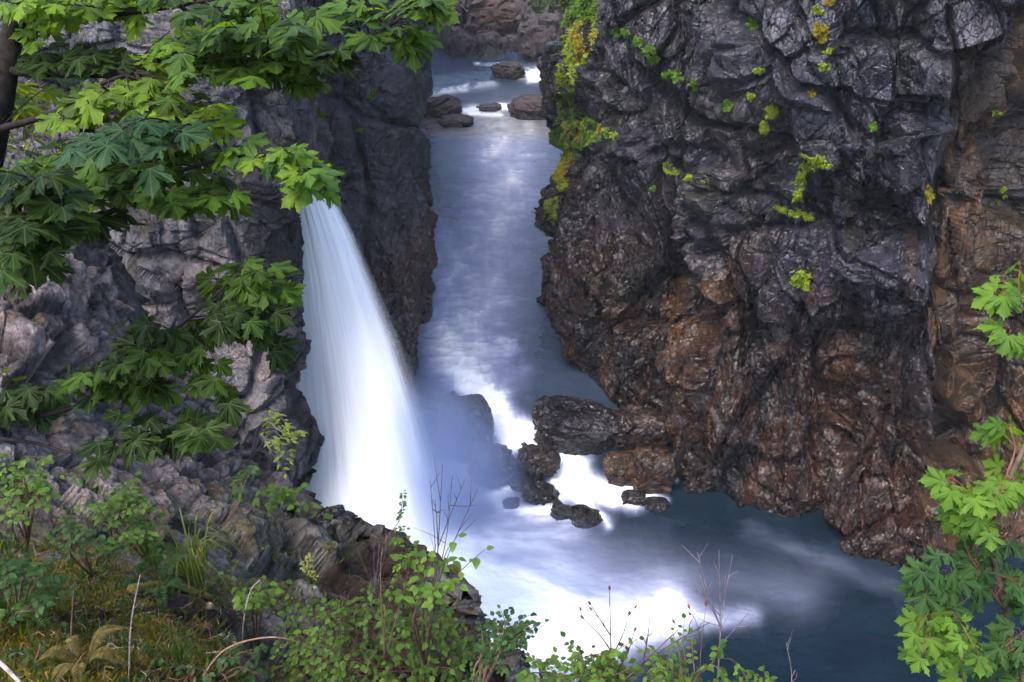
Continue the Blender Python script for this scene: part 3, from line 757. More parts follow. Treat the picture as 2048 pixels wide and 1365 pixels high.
# ------------------------------------------------------------------ boulders
import bmesh
def ico(n):
    bm = bmesh.new(); bmesh.ops.create_icosphere(bm, subdivisions=n, radius=1)
    V = np.array([v.co[:] for v in bm.verts]); Fc = [tuple(v.index for v in f.verts) for f in bm.faces]; bm.free(); return V, Fc
ICO = {4: ico(4), 5: ico(5), 6: ico(6)}
def boulder(name, label, box, z, col1, col2, seed, flat=1.0, wet=1.0, deepr=.8, lod=5, cat='boulder', group=None, tilt=0, moss=0, squash=.7, far=False):
    x0, y0, x1, y1 = box; cx = (x0 + x1) / 2; h = y1 - y0
    base = on_level(cx, y1 - .12 * h, z); _, _, d = project(base)
    w = (x1 - x0) / F * d; hh = h / F * d
    ctr = at(cx, (y0 + y1) / 2, d + .25 * w)
    V, Fc = ICO[lod]
    r = np.array([w / 2, w / 2 * deepr, hh / 2 * 1.0])
    s = max(w, hh)
    Q = V * np.array([1, 1, 1.]) + seed * 5.3
    h1, e1, _r = facet(Q * 1.1, seed, 1.0); h2, e2, r2 = facet(Q * 2.6, seed + 1, 1.1); h3, e3, r3 = facet(Q * 7, seed + 2, 1.2)
    n = fbm(Q * 5, 4, seed + 3)
    k = .96 + .30 * h1 * squash + .07 * h2 + .02 * h3 + .02 * (n - .5) - .03 * (1 - sstep(0, .1, e2))
    B = np.sign(V) * np.abs(V) ** .92; B /= (np.abs(B) ** 3).sum(1, keepdims=True) ** (1 / 3.)
    D = B * k[:, None] * r
    if tilt: 
        ca, sa = math.cos(tilt), math.sin(tilt); D = np.column_stack([D[:, 0] * ca - D[:, 2] * sa, D[:, 1], D[:, 0] * sa + D[:, 2] * ca])
    c = mixc(col1, col2, sstep(.25, .75, .5 * n + .25 * r2 + .25 * r3))
    if moss: c = mixc(c, (.055, .025, .008), sstep(.5, .6, fbm(Q * 1.5, 3, seed + 9)) * moss)
    fn = np.full(len(Fc), 3); lp = np.array(Fc).ravel()
    o = mesh_np(name, D + ctr, fn, lp, np.concatenate([c, np.full((len(c), 1), wet)], 1), M_FAR if wet < .35 else M_BOULDER, origin=ctr)
    tag(o, label, cat, group); return o
DK1, DK2 = (.009, .008, .008), (.016, .013, .012)
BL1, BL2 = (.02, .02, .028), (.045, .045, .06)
GB = 'boulders in the rapids'
boulder('boulder', 'big wet black boulder with a flat top leaning against the right cliff above the rapids', (1066, 804, 1250, 908), .7, DK1, (.022, .018, .020), 61, lod=6, group=GB, tilt=-.05, deepr=.7, wet=1., squash=.8)
boulder('boulder', 'brown rock wedged between the big flat boulder and the cliff foot', (1215, 812, 1345, 905), .9, DK1, (.045, .026, .02), 32, group=GB)
boulder('boulder', 'rounded dark brown boulder in the middle of the white rapids', (1036, 892, 1116, 954), .6, DK1, (.04, .024, .018), 33, lod=6, group=GB)
boulder('boulder', 'small lower knob of rock against the rounded dark boulder', (1054, 926, 1090, 962), .5, DK1, DK2, 53, group=GB)
boulder('boulder', 'rust topped wet boulder right of the rapids, taller of the pair', (1268, 896, 1352, 992), .2, DK1, (.05, .024, .009), 34, lod=6, group=GB, moss=.8, deepr=1)
boulder('boulder', 'rust brown boulder with a pointed left end, lower of the pair', (1206, 912, 1290, 972), .2, DK1, (.045, .022, .010), 35, lod=6, group=GB, moss=.6)
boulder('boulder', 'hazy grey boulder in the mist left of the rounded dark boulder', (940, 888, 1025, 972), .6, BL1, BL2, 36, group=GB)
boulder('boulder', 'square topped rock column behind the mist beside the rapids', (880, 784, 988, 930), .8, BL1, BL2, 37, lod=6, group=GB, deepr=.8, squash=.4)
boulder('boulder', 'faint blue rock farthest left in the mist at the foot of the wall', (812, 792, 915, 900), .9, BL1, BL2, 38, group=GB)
boulder('boulder', 'small black rock at the foot of the white chute, left of two', (1242, 984, 1294, 1012), 0, DK1, DK2, 39, group=GB)
boulder('boulder', 'low dark rock below the rust boulders, right of two', (1288, 998, 1338, 1024), 0, DK1, DK2, 40, group=GB)
boulder('boulder', 'long dark rock sloping through the foam left of the chute', (1042, 970, 1120, 1008), .1, DK1, DK2, 41, group=GB, tilt=-.3, squash=.4)
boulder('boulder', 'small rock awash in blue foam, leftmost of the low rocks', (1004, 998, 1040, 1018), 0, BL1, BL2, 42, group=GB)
boulder('boulder', 'low ridge of dark rock trailing down right out of the foam', (1098, 1010, 1160, 1046), -.1, DK1, DK2, 43, group=GB, tilt=-.35)
boulder('boulder', 'lowest dark rock of the ridge trailing into the pool', (1140, 1022, 1215, 1062), -.15, DK1, DK2, 44, group=GB, tilt=-.45, squash=.4)
boulder('boulder', 'flat sliver of rock just under the rounded dark boulder', (1020, 958, 1076, 976), .3, DK1, DK2, 45, group=GB)
GF = 'rocks in the far river'
FR1, FR2 = (.05, .042, .046), (.115, .09, .092)
boulder('boulder', 'wedge shaped reddish boulder beside the far white rapids', (984, 126, 1048, 160), 2.6, FR1, FR2, 46, group=GF, wet=.2)
boulder('boulder', 'broad reddish rock mound at the left edge of the far river', (838, 196, 926, 240), 2.0, FR1, FR2, 47, group=GF, wet=.2)
boulder('boulder', 'small upright rock left of the reddish mound', (830, 190, 860, 222), 2.0, FR1, FR2, 57, group=GF, wet=.2)
boulder('boulder', 'small dark rock in the middle of the far white cascade', (956, 208, 1002, 224), 2.2, (.05, .04, .045), (.11, .09, .1), 48, group=GF, wet=.5)
boulder('boulder', 'wide flat rock shelf at the right of the far cascade', (1018, 192, 1125, 244), 2.0, FR1, FR2, 49, group=GF, wet=.2, squash=.4)
boulder('boulder', 'low flat slab in the shallows below the far cascade', (878, 232, 948, 256), 1.7, FR1, FR2, 50, group=GF, wet=.2)
boulder('boulder', 'large angular block on the far bank above the river', (1035, 40, 1125, 118), 4.0, FR1, FR2, 51, group='blocks on the far bank', wet=.1)
boulder('boulder', 'pale grey block at the waterline of the far bank, left', (895, 68, 955, 120), 3.0, FR1, FR2, 52, group='blocks on the far bank', wet=.1)
boulder('boulder', 'rust red block high on the far bank', (940, 2, 1040, 60), 6.0, (.07, .045, .04), (.13, .08, .065), 54, group='blocks on the far bank', wet=.1)
boulder('boulder', 'dark block in the middle of the far bank', (1002, 72, 1040, 108), 3.0, FR1, FR2, 55, group='blocks on the far bank', wet=.1)
boulder('boulder', 'small rough block on the far bank beside the red block', (950, 62, 1000, 100), 4.0, FR1, FR2, 56, group='blocks on the far bank', wet=.1)
boulder('boulder', 'wet black rock splashed by the foot of the waterfall', (625, 1015, 735, 1160), 3.0, DK1, DK2, 58, group='rocks at the foot of the falls', deepr=.8)

# ------------------------------------------------------------------ plants
G_DARK, G_MID, G_LITE, G_YEL = np.array([.014, .030, .006]), np.array([.032, .064, .009]), np.array([.08, .16, .015]), np.array([.17, .27, .018])
BARK = (.018, .014, .013); TWIG = (.10, .065, .045); GREYT = (.22, .19, .2); RED = (.16, .03, .025)
def gcol(a, b, t=None):
    t = rnd.random() if t is None else t
    return (np.asarray(a) * (1 - t) + np.asarray(b) * t) * rnd.uniform(.8, 1.2)
def reg(poly, n, d0, d1):
    xs = [p[0] for p in poly]; ys = [p[1] for p in poly]; o = []
    k = 0
    while len(o) < n and k < 100000:
        k += 1
        x, y = rnd.uniform(min(xs), max(xs)), rnd.uniform(min(ys), max(ys))
        if in_poly(np.array([x]), np.array([y]), poly)[0]: o.append(at(x, y, rnd.uniform(d0, d1)))
    return o
def leafy(skel, targets, wood, leaves, tpl, size, cols, n_leaf=5, petiole=.5, r0=.006, droop=.4, up=1.0, sag=.05, start=.35, twigcol=TWIG, flat=.35, side=None):
    """twigs from the skeleton to each target with leaves in opposite pairs along them"""
    skel = np.asarray(skel)
    for tg in targets:
        tg = np.asarray(tg); dd = np.linalg.norm(skel - tg, axis=1)
        i = int(np.argmin(dd)); i = max(0, i - rnd.randint(0, max(1, len(skel) // 10)))
        a = skel[i]; L = np.linalg.norm(tg - a)
        if L < 1e-3: continue
        mid = (a + tg) / 2 + jit(.08 * L) + np.array([0, 0, sag * L])
        c = curve([a, mid, tg], 6)
        wood.tube(c, np.linspace(r0, r0 * .35, len(c)), twigcol, 4)
        base_t = unit(tg - a)
        for j in range(n_leaf):
            t = start + (1 - start) * (j + 1) / n_leaf if n_leaf > 1 else 1.
            if L * (1 - t) > size * 4.5: continue
            p = c[min(len(c) - 1, int(t * (len(c) - 1)))]
            sdir = unit(np.cross(base_t, (0, 0, 1))) * (1 if j % 2 else -1)
            if j == n_leaf - 1: dv = base_t * 1.2 + jit(.3)
            else: dv = sdir * rnd.uniform(.5, 1.1) + base_t * rnd.uniform(.1, .9) + jit(.3)
            dv = unit(dv); dv[2] *= flat
            dv = unit(dv + np.array([0, 0, -droop * rnd.uniform(.1, 1.5)]))
            nrm = np.array([0, 0, up]) + jit(.45) + (np.array([0, -.35, .1]) if side is None else np.asarray(side))
            q = p + dv * size * petiole + np.array([0, 0, size * petiole * .25])
            if petiole > .15: wood.tube([p, (p + q) / 2 + np.array([0, 0, .01]), q], [r0 * .35] * 3, twigcol, 3)
            tp = tpl[rnd.randrange(len(tpl))] if isinstance(tpl, list) else tpl
            put_leaf(leaves, tp, q, dv, nrm, size * rnd.uniform(.7, 1.2), gcol(*cols))

def limb(tree, pts, ra, rb, leafsets, tpl=None, name='limb', barkc=BARK, twigc=(.02, .015, .012), **kw):
    """pts: (px,py,depth)"""
    c = curve([at(*p) for p in pts], 8)
    w = MB(); w.tube(c, np.linspace(ra, rb, len(c)), barkc, 7)
    lv = MB()
    for poly, n, d0, d1, cols in leafsets:
        if kw.get('size', 1) < .05: n = max(2, int(n * .8))
        if name == 'limb' and kw.get('size', 0) > .08: n = int(n * 1.12)
        leafy(c, reg(poly, n, d0, d1), w, lv, tpl or MAPLES, cols=cols, twigcol=twigc, **kw)
    lo = w.build(name, M_BARK, tree)
    if lv.V:
        f = mesh_np('foliage', np.concatenate(lv.V), np.array(lv.n), np.array(lv.L), np.concatenate(lv.C), M_LEAF, parent=tree, smooth=True, uv=np.concatenate(lv.U))
        f.parent = lo
    return lo

DKL = (G_DARK, G_MID); MDL = (G_MID * .8, G_LITE); LTL = (G_LITE, G_YEL)
root, _ = S_GR(-260, 1250, 20)
mt = empty('maple_tree', tuple(root), 'big leaf maple leaning in from the upper left with dark trunk and layered branches', 'tree')
w = MB(); trunk = [(90, -110, 4.6), (48, 25, 4.4), (20, 85, 4.3), (2, 150, 4.2), (-30, 300, 4.2), (-90, 620, 4.4)]
tp = [at(*p) for p in trunk] + [np.array(root) * .5 + at(-90, 620, 4.4) * .5, np.array(root) + np.array([0, 0, -.1])]
tc_ = curve(tp, 8); w.tube(tc_, np.interp(np.linspace(0, 1, len(tc_)), [0, .3, .5, 1], [.03, .06, .085, .11]), BARK, 9); w.build('trunk', M_BARK, mt)
MK = dict(size=.092, petiole=.35, n_leaf=5, r0=.005, droop=.3, start=.1)
limb(mt, [(50, 35, 4.4), (150, 35, 4.3), (300, 20, 4.2), (480, -10, 4.1)], .022, .008, [([(0, -40), (330, -40), (300, 50), (150, 30), (0, 20)], 22, 3.9, 4.6, LTL), ([(60, 60), (110, 60), (100, 90), (60, 85)], 2, 4.2, 4.3, LTL)], **MK)
limb(mt, [(0, 142, 4.2), (150, 148, 4.1), (370, 150, 4.0), (480, 142, 3.9), (560, 150, 3.9)], .024, .007, [([(330, 60), (560, 40), (640, 110), (620, 190), (480, 170), (350, 150)], 18, 3.5, 4.2, MDL), ([(40, 95), (280, 100), (280, 140), (60, 130)], 10, 3.9, 4.4, DKL), ([(270, 60), (440, 60), (440, 140), (300, 150)], 10, 3.9, 4.4, LTL)], **MK)
limb(mt, [(330, -10, 4.0), (420, 55, 3.8), (520, 98, 3.7), (560, 150, 3.6)], .012, .005, [([(300, -30), (620, -30), (640, 60), (600, 130), (420, 60)], 18, 3.3, 4.1, MDL)], **MK)
limb(mt, [(560, 150, 3.9), (700, 100, 3.8), (790, 45, 3.7), (850, -10, 3.6)], .012, .005, [([(690, -20), (860, -20), (880, 60), (840, 100), (720, 70)], 10, 3.4, 3.9, MDL), ([(590, 60), (690, 100), (680, 160), (600, 150)], 5, 3.5, 3.9, DKL)], **MK)
limb(mt, [(0, 258, 4.1), (110, 225, 4.0), (200, 170, 4.0), (270, 145, 4.0)], .018, .007, [([(90, 150), (200, 150), (330, 180), (480, 220), (510, 270), (300, 280), (100, 240)], 24, 3.7, 4.5, (G_MID, G_YEL))], **MK)
limb(mt, [(100, 228, 4.0), (140, 258, 3.9), (240, 262, 3.9), (360, 250, 3.8), (440, 240, 3.8)], .011, .004, [([(270, 190), (420, 190), (500, 250), (450, 260), (300, 230)], 9, 3.7, 4.2, LTL), ([(90, 240), (210, 260), (330, 350), (240, 330), (130, 290)], 7, 3.0, 3.5, ((.02, .06, .02), (.045, .10, .04)))], **MK)
limb(mt, [(-10, 415, 4.0), (90, 350, 3.9), (170, 300, 3.9), (260, 262, 3.9), (330, 250, 3.9)], .016, .006, [([(20, 290), (140, 300), (320, 300), (430, 340), (500, 400), (330, 380), (60, 350)], 20, 3.6, 4.4, (G_DARK, G_LITE))], **MK)
limb(mt, [(-10, 385, 3.9), (190, 382, 3.8), (290, 378, 3.8), (350, 395, 3.7)], .012, .005, [([(150, 340), (320, 330), (460, 370), (510, 420), (400, 420), (200, 400)], 14, 3.5, 4.0, MDL)], **MK)
limb(mt, [(200, 300, 3.9), (300, 350, 3.8), (450, 318, 3.8), (560, 310, 3.7), (640, 350, 3.6)], .010, .004, [([(440, 280), (540, 290), (610, 300), (660, 370), (620, 400), (560, 330), (450, 330)], 12, 3.5, 3.8, ((.06, .14, .04), G_YEL))], **MK)
limb(mt, [(-30, 500, 3.4), (50, 440, 3.3), (100, 400, 3.3), (135, 300, 3.3)], .010, .004, [([(-20, 330), (120, 340), (130, 420), (60, 440), (-20, 400)], 9, 2.9, 3.4, DKL), ([(-20, 440), (120, 430), (140, 520), (60, 555), (-20, 540)], 9, 2.9, 3.3, DKL), ([(130, 420), (250, 430), (270, 470), (160, 470)], 4, 3.4, 3.8, DKL)], **MK)

r2_, _ = S_GR(-120, 1150, 20)
m2 = empty('maple_sapling', tuple(r2_), 'lower dark green maple boughs spreading right over the purple rock ledges', 'tree')
stem = [np.array(r2_), at(-100, 1000, 4.8), at(-80, 850, 4.2), at(-60, 700, 4.0)]
w = MB(); sc_ = curve(stem, 8); w.tube(sc_, np.linspace(.05, .02, len(sc_)), BARK, 7); w.build('trunk', M_BARK, m2)
MK2 = dict(size=.088, petiole=.35, n_leaf=5, r0=.004, droop=.6, start=.1)
limb(m2, [(-80, 850, 4.2), (60, 835, 4.0), (200, 800, 3.9), (240, 770, 3.9), (330, 680, 3.8), (410, 610, 3.7), (475, 550, 3.6)], .016, .004,
     [([(400, 520), (500, 520), (590, 570), (560, 600), (430, 590)], 8, 3.5, 3.8, MDL), ([(390, 580), (520, 590), (560, 650), (540, 710), (420, 690), (380, 640)], 12, 3.5, 3.9, DKL),
      ([(220, 640), (330, 640), (400, 680), (330, 720), (230, 690)], 9, 3.6, 4.0, DKL), ([(160, 690), (290, 700), (440, 760), (470, 800), (350, 780), (180, 760), (110, 760)], 14, 3.5, 4.0, (G_DARK, G_LITE * .8))], **MK2)
limb(m2, [(-80, 870, 4.2), (60, 885, 4.0), (150, 905, 3.9), (280, 885, 3.8), (370, 850, 3.7)], .010, .004,
     [([(240, 820), (340, 800), (430, 840), (430, 880), (300, 880)], 7, 3.4, 3.8, DKL), ([(180, 880), (260, 870), (230, 920), (180, 910)], 2, 3.2, 3.4, DKL)], **MK2)
limb(m2, [(-90, 900, 4.2), (-20, 840, 4.1), (60, 800, 4.0), (100, 780, 4.0)], .010, .004,
     [([(-30, 740), (60, 760), (110, 800), (60, 830), (-30, 820)], 9, 3.7, 4.2, DKL)], **MK2)

# right maple shrub
rr_, _ = S_GR(2300, 1640, 30)
m3 = empty('vine_maple', tuple(rr_), 'young bright green maple growing up the right edge of the view with thin stems', 'shrub')
stm = [np.array(rr_), at(2150, 1500, 3.0), at(2040, 1365, 2.6), at(2010, 1220, 2.5), at(1985, 1050, 2.4), at(2060, 860, 2.4), at(2090, 650, 2.4), at(2080, 500, 2.4)]
w = MB(); s3 = curve(stm, 8); w.tube(s3, np.linspace(.014, .004, len(s3)), (.10, .07, .05), 6); w.build('trunk', M_BARK, m3)
VL = ((.07, .15, .02), (.15, .27, .03)); VG = ((.03, .08, .025), (.06, .13, .035))
MK3 = dict(size=.046, petiole=.5, n_leaf=5, r0=.0022, droop=.8, side=(-.25, -.55, .1))
def limb3(*a, **k): kk = dict(MK3); kk.update(k); return limb(m3, *a, barkc=(.13, .06, .04), twigc=(.18, .07, .05), **kk)
limb3([(2040, 1365, 2.6), (1960, 1290, 2.5), (1900, 1240, 2.4), (1850, 1200, 2.4)], .005, .002, [([(1830, 1100), (1940, 1080), (2000, 1180), (1930, 1290), (1860, 1250)], 9, 2.1, 2.6, VG), ([(1800, 1290), (1860, 1230), (1960, 1280), (1960, 1390), (1810, 1390)], 11, 2.1, 2.6, VL)])
limb3([(2010, 1220, 2.5), (1960, 1150, 2.4), (1920, 1060, 2.4), (1910, 960, 2.4)], .004, .0015, [([(1890, 930), (1960, 880), (1990, 960), (2000, 1080), (1930, 1080)], 9, 2.2, 2.6, VL), ([(1930, 1070), (2060, 1060), (2060, 1200), (1960, 1180)], 9, 2.2, 2.6, VG)])
limb3([(1985, 1050, 2.4), (2010, 960, 2.3), (2030, 900, 2.3), (2020, 860, 2.3)], .004, .0015, [([(1950, 850), (2060, 850), (2070, 1020), (2000, 1020), (1980, 920)], 10, 2.1, 2.6, VL)])
limb3([(2040, 1365, 2.6), (2060, 1280, 2.4), (2080, 1200, 2.4)], .004, .0015, [([(1960, 1200), (2080, 1180), (2080, 1400), (1940, 1400)], 14, 2.2, 2.7, VG)])
limb3([(2095, 640, 2.4), (2060, 600, 2.3), (2010, 595, 2.3), (1990, 590, 2.3)], .003, .0015, [([(1960, 560), (2040, 540), (2060, 600), (1990, 610)], 3, 2.2, 2.4, VL), ([(2030, 530), (2080, 530), (2080, 560)], 2, 2.2, 2.4, VL)], n_leaf=3)
limb3([(2090, 740, 2.4), (2060, 700, 2.3), (2020, 690, 2.3)], .003, .0015, [([(2000, 660), (2060, 660), (2060, 730), (1990, 720)], 3, 2.2, 2.4, VL)], n_leaf=3)

# generic shrubs ----------------------------------------------------
def shrub(name, label, root, targets_, leaf=OVAL, size=.05, cols=MDL, n_leaf=9, stems=8, cat='shrub', group=None, twig=TWIG, r0=.006, petiole=.12, start=.3, up=.9, droop=.3, hub=.5, sag=.08):
    root = np.asarray(root, float); o = empty(name, tuple(root), label, cat, group)
    T = [np.asarray(t) for t in targets_]; w, lv = MB(), MB(); size = size * .72; T = T + [t + jit(size * 3) for t in T[::2]]
    ctr = np.mean(T, 0)
    # main stems fan out from the root to cluster centres
    ks = min(stems, len(T)); seeds = [T[i] for i in rnd.sample(range(len(T)), ks)]
    skel = []
    for s_ in seeds:
        e = root + (s_ - root) * .85
        mid = root + (s_ - root) * hub + np.array([0, 0, .12 * np.linalg.norm(s_ - root)]) + jit(.06)
        c = curve([root, mid, e], 8); w.tube(c, np.linspace(r0 * 1.6, r0 * .6, len(c)), twig, 5); skel.append(c[len(c) // 3:])
    skel = np.concatenate(skel)
    leafy(skel, T, w, lv, leaf, size, cols, n_leaf=n_leaf, petiole=petiole, r0=r0 * .55, droop=droop, up=up, start=start, twigcol=twig, sag=sag)
    w.build('stems', M_BARK, o); lv.build('foliage', M_SMALL, o); return o
def gp(px, py, lift=0.):
    p, n = S_GR(px, py, 6); return p + np.array([0, 0, lift])

GL = ((.04, .09, .016), (.12, .21, .032)); GB_ = ((.025, .065, .02), (.06, .12, .035)); GY = ((.13, .20, .025), (.22, .28, .04))
GS = 'shrubs along the rim below the viewpoint'
shrub('rim_shrub', 'dense round leaved green shrub filling the bottom centre below the waterfall', gp(760, 1345), reg([(600, 1230), (760, 1160), (880, 1180), (960, 1290), (980, 1380), (640, 1390), (590, 1300)], 210, 4.6, 6.2), size=.062, cols=GL, n_leaf=13, stems=26, group=GS)
shrub('rim_shrub', 'tall sprig with large round leaves rising in front of the mist', at(850, 1330, 5.0), reg([(800, 1100), (890, 1060), (940, 1030), (900, 1180), (860, 1220), (810, 1200)], 12, 4.0, 4.6), size=.075, cols=((.08, .16, .03), (.15, .25, .035)), n_leaf=5, stems=5, group=GS)
shrub('rim_shrub', 'slender sprig with tiny opposite leaves standing before the falls', at(770, 1320, 4.6), [at(805, 1015, 4.2), at(798, 1080, 4.2), at(830, 1090, 4.2), at(790, 1140, 4.2), at(815, 1110, 4.2), at(780, 1180, 4.3)], size=.032, cols=GL, n_leaf=11, stems=3, r0=.003, group=GS)
shrub('rim_shrub', 'blue green small leaved shrub leaning right over the white pool', at(960, 1390, 4.2), reg([(950, 1230), (1050, 1215), (1080, 1250), (1030, 1330), (960, 1320)], 26, 3.6, 4.4), size=.045, cols=GB_, n_leaf=8, stems=7, group=GS)
shrub('rim_shrub', 'low leafy shrub at the bottom edge right of the white pool', at(1150, 1480, 3.6), reg([(1030, 1320), (1120, 1290), (1250, 1300), (1290, 1380), (1030, 1390)], 60, 3.0, 3.9), size=.045, cols=GL, n_leaf=8, stems=12, group=GS)
shrub('rim_shrub', 'sparse pale leaved shrub at the bottom edge around the bare twigs', at(1380, 1500, 3.4), reg([(1290, 1330), (1350, 1230), (1400, 1290), (1440, 1340), (1500, 1390), (1290, 1390)], 30, 2.9, 3.4), size=.036, cols=GL, n_leaf=8, stems=8, group=GS)
shrub('rim_shrub', 'tiny leafy sprig alone at the bottom edge above the dark water', at(1530, 1430, 3.2), [at(1530, 1338, 3), at(1505, 1350, 3), at(1480, 1352, 3), at(1545, 1360, 3)], size=.035, cols=GL, n_leaf=5, stems=3, r0=.003, group=GS)
GLS = 'shrubs on the left ledges'
shrub('ledge_shrub', 'green huckleberry like shrub sprawling over the dark ledge at the left edge', gp(60, 1090), reg([(0, 920), (110, 910), (130, 990), (60, 1060), (0, 1040)], 34, 6.0, 7.6), size=.085, cols=GL, n_leaf=6, stems=9, group=GLS)
shrub('ledge_shrub', 'light green shrub in the middle of the dark ledge', gp(230, 1100), reg([(160, 960), (270, 960), (310, 1020), (300, 1060), (190, 1040)], 34, 7.2, 8.4), size=.09, cols=GL, n_leaf=6, stems=9, group=GLS)
shrub('ledge_shrub', 'trailing leafy sprig running down left of the mossy rock', gp(190, 1150), reg([(110, 1010), (200, 1050), (230, 1120), (150, 1110)], 18, 6.4, 7.4), size=.075, cols=GB_, n_leaf=6, stems=6, group=GLS)
shrub('ledge_shrub', 'small shrub of pale leaves hanging beside the grassy nook', gp(300, 1120), reg([(240, 1070), (310, 1040), (320, 1100), (260, 1110)], 12, 7.0, 8.0), size=.08, cols=GL, n_leaf=6, stems=5, group=GLS)
shrub('ledge_shrub', 'bright sprig with long leaves on the ledge rim near the falls', gp(560, 1010), reg([(540, 960), (600, 970), (590, 1000), (545, 1000)], 7, 14, 15.5), size=.22, cols=GL, n_leaf=5, stems=4, group=GLS)
shrub('ledge_shrub', 'thin olive sprigs growing from the grey ledge', gp(470, 1010), reg([(460, 940), (510, 930), (510, 1010), (470, 1000)], 12, 12.5, 14.5), size=.16, cols=GB_, n_leaf=5, stems=5, group=GLS)
shrub('ledge_shrub', 'pair of pale leafy stems against the grey rock step lower left of the big shrub', gp(520, 1330), reg([(470, 1180), (590, 1150), (600, 1180), (500, 1210), (455, 1220)], 16, 5.6, 6.2), size=.075, cols=GL, n_leaf=5, stems=4, group=GLS)
shrub('ledge_shrub', 'leafy shrub in the bottom left corner over the mossy floor', gp(40, 1240), reg([(0, 1110), (80, 1100), (150, 1180), (100, 1220), (0, 1200)], 26, 5.2, 6.2), size=.075, cols=GB_, n_leaf=6, stems=8, group=GLS)
shrub('ledge_shrub', 'bushy undergrowth between the grey rock and the big shrub', gp(620, 1365), reg([(570, 1200), (700, 1190), (720, 1390), (540, 1390)], 60, 6.0, 7.0), size=.07, cols=GL, n_leaf=7, stems=14, group=GLS)
shrub('ledge_shrub', 'low green plants among the dry litter at the bottom edge', gp(430, 1365), reg([(330, 1300), (520, 1290), (540, 1390), (330, 1390)], 20, 5.2, 6.0), size=.06, cols=GB_, n_leaf=5, stems=8, group=GLS)
shrub('cedar_sprig', 'yellow green cedar seedling with bare pale twigs at the cliff rim beside the falls', gp(500, 915), reg([(500, 840), (560, 830), (610, 870), (600, 910), (540, 900)], 10, 16, 17.5), leaf=NARROW, size=.22, cols=GY, n_leaf=6, stems=7, twig=GREYT, cat='seedling', r0=.012)
shrub('cedar_sprig', 'dark yellow green conifer spray at the left edge under the maple limb', at(-60, 260, 5.0), reg([(-20, 170), (60, 160), (80, 200), (60, 240), (-20, 250)], 34, 4.6, 5.4), leaf=BLADE, size=.13, cols=((.07, .12, .015), (.14, .2, .02)), n_leaf=16, stems=8, cat='conifer spray', r0=.006, droop=.5, start=.1)
shrub('yellow_sprig', 'small upright yellow flecked sprig against the rock corner beside the brown mound', gp(620, 1180), reg([(595, 1110), (635, 1110), (632, 1150), (610, 1160)], 8, 9.0, 9.4), leaf=OVAL, size=.05, cols=((.22, .26, .05), (.3, .32, .08)), n_leaf=9, stems=3, cat='plant', r0=.005)

# grass tufts
def tuft(name, label, root, n, length, cols, spread=.6, cat='grass', group=None, tpl=BLADE, bend=.6, rad=.08):
    o = empty(name, tuple(root), label, cat, group); lv = MB()
    for i in range(n):
        th = rnd.uniform(0, 2 * PI); L = length * rnd.uniform(.5, 1.15)
        out_ = np.array([math.cos(th), math.sin(th), 0]) * spread * rnd.uniform(.2, 1)
        p0 = np.asarray(root) + np.array([math.cos(th), math.sin(th), 0]) * rad * rnd.random()
        c = curve([p0, p0 + (out_ * .35 + np.array([0, 0, .6])) * L, p0 + (out_ + np.array([0, 0, 1 - bend * rnd.uniform(.6, 1.6)])) * L], 4)
        wd = length * .012; sdv = np.cross(unit(out_ + 1e-3), (0, 0, 1)); k = len(c); ww = np.linspace(wd, wd * .1, k)[:, None]
        V = np.concatenate([c - sdv * ww, c + sdv * ww]); lv.add(V, [(j, j + 1, k + j + 1, k + j) for j in range(k - 1)], gcol(*cols))
    lv.build('blades', M_SMALL, o); return o
tuft('grass_tuft', 'bright green grass tuft in the rock nook beside the mossy boulder', gp(310, 1130), 45, .75, ((.06, .14, .03), (.12, .24, .05)), group='grass tufts on the ledge')
tuft('grass_tuft', 'arching olive grass tuft right of the rock nook', gp(400, 1160), 60, 1.0, ((.08, .12, .03), (.16, .2, .05)), spread=.9, bend=.8, group='grass tufts on the ledge')
tuft('grass_tuft', 'short grass blades at the left edge below the ledge', gp(10, 1095), 30, .5, GB_, group='grass tufts on the ledge')
tuft('grass_tuft', 'thin green blades rising out of the brown floor', gp(360, 1330), 50, .35, GB_, group='grass tufts on the ledge')

_FL = _oval(.22)
# sword ferns
def fern(label, root, n, L, cols, group='ferns on the forest floor'):
    o = empty('fern', tuple(root), label, 'fern', group); lv = MB()
    for i in range(n):
        th = 2 * PI * i / n + rnd.uniform(-.3, .3); out_ = np.array([math.cos(th), math.sin(th), 0]); l = L * rnd.uniform(.7, 1.1)
        c = curve([root, np.asarray(root) + out_ * .45 * l + np.array([0, 0, .5 * l]), np.asarray(root) + out_ * l + np.array([0, 0, .15 * l])], 22)
        lv.tube(c, np.linspace(.004, .0015, len(c)), cols[0], 3)
        sd = np.cross(out_, (0, 0, 1))
        for j in range(3, len(c)):
            t = j / len(c); wl = l * .13 * math.sin(PI * min(1, t * 1.05)) + .01
            for s_ in (-1, 1): put_leaf(lv, _FL, c[j], sd * s_ + out_ * .3, (0, 0, 1), wl, gcol(*cols))
    lv.build('fronds', M_SMALL, o)
fern('green sword fern at the left edge below the mossy boulder', gp(30, 1230, .02), 9, .55, ((.05, .11, .025), (.10, .18, .04)))
fern('half dried yellow fern over the mossy floor at bottom left', gp(170, 1330, .02), 6, .32, ((.12, .10, .03), (.18, .15, .05)))
fern('small fresh fern beside the grass nook', gp(330, 1180, .02), 7, .4, GB_)

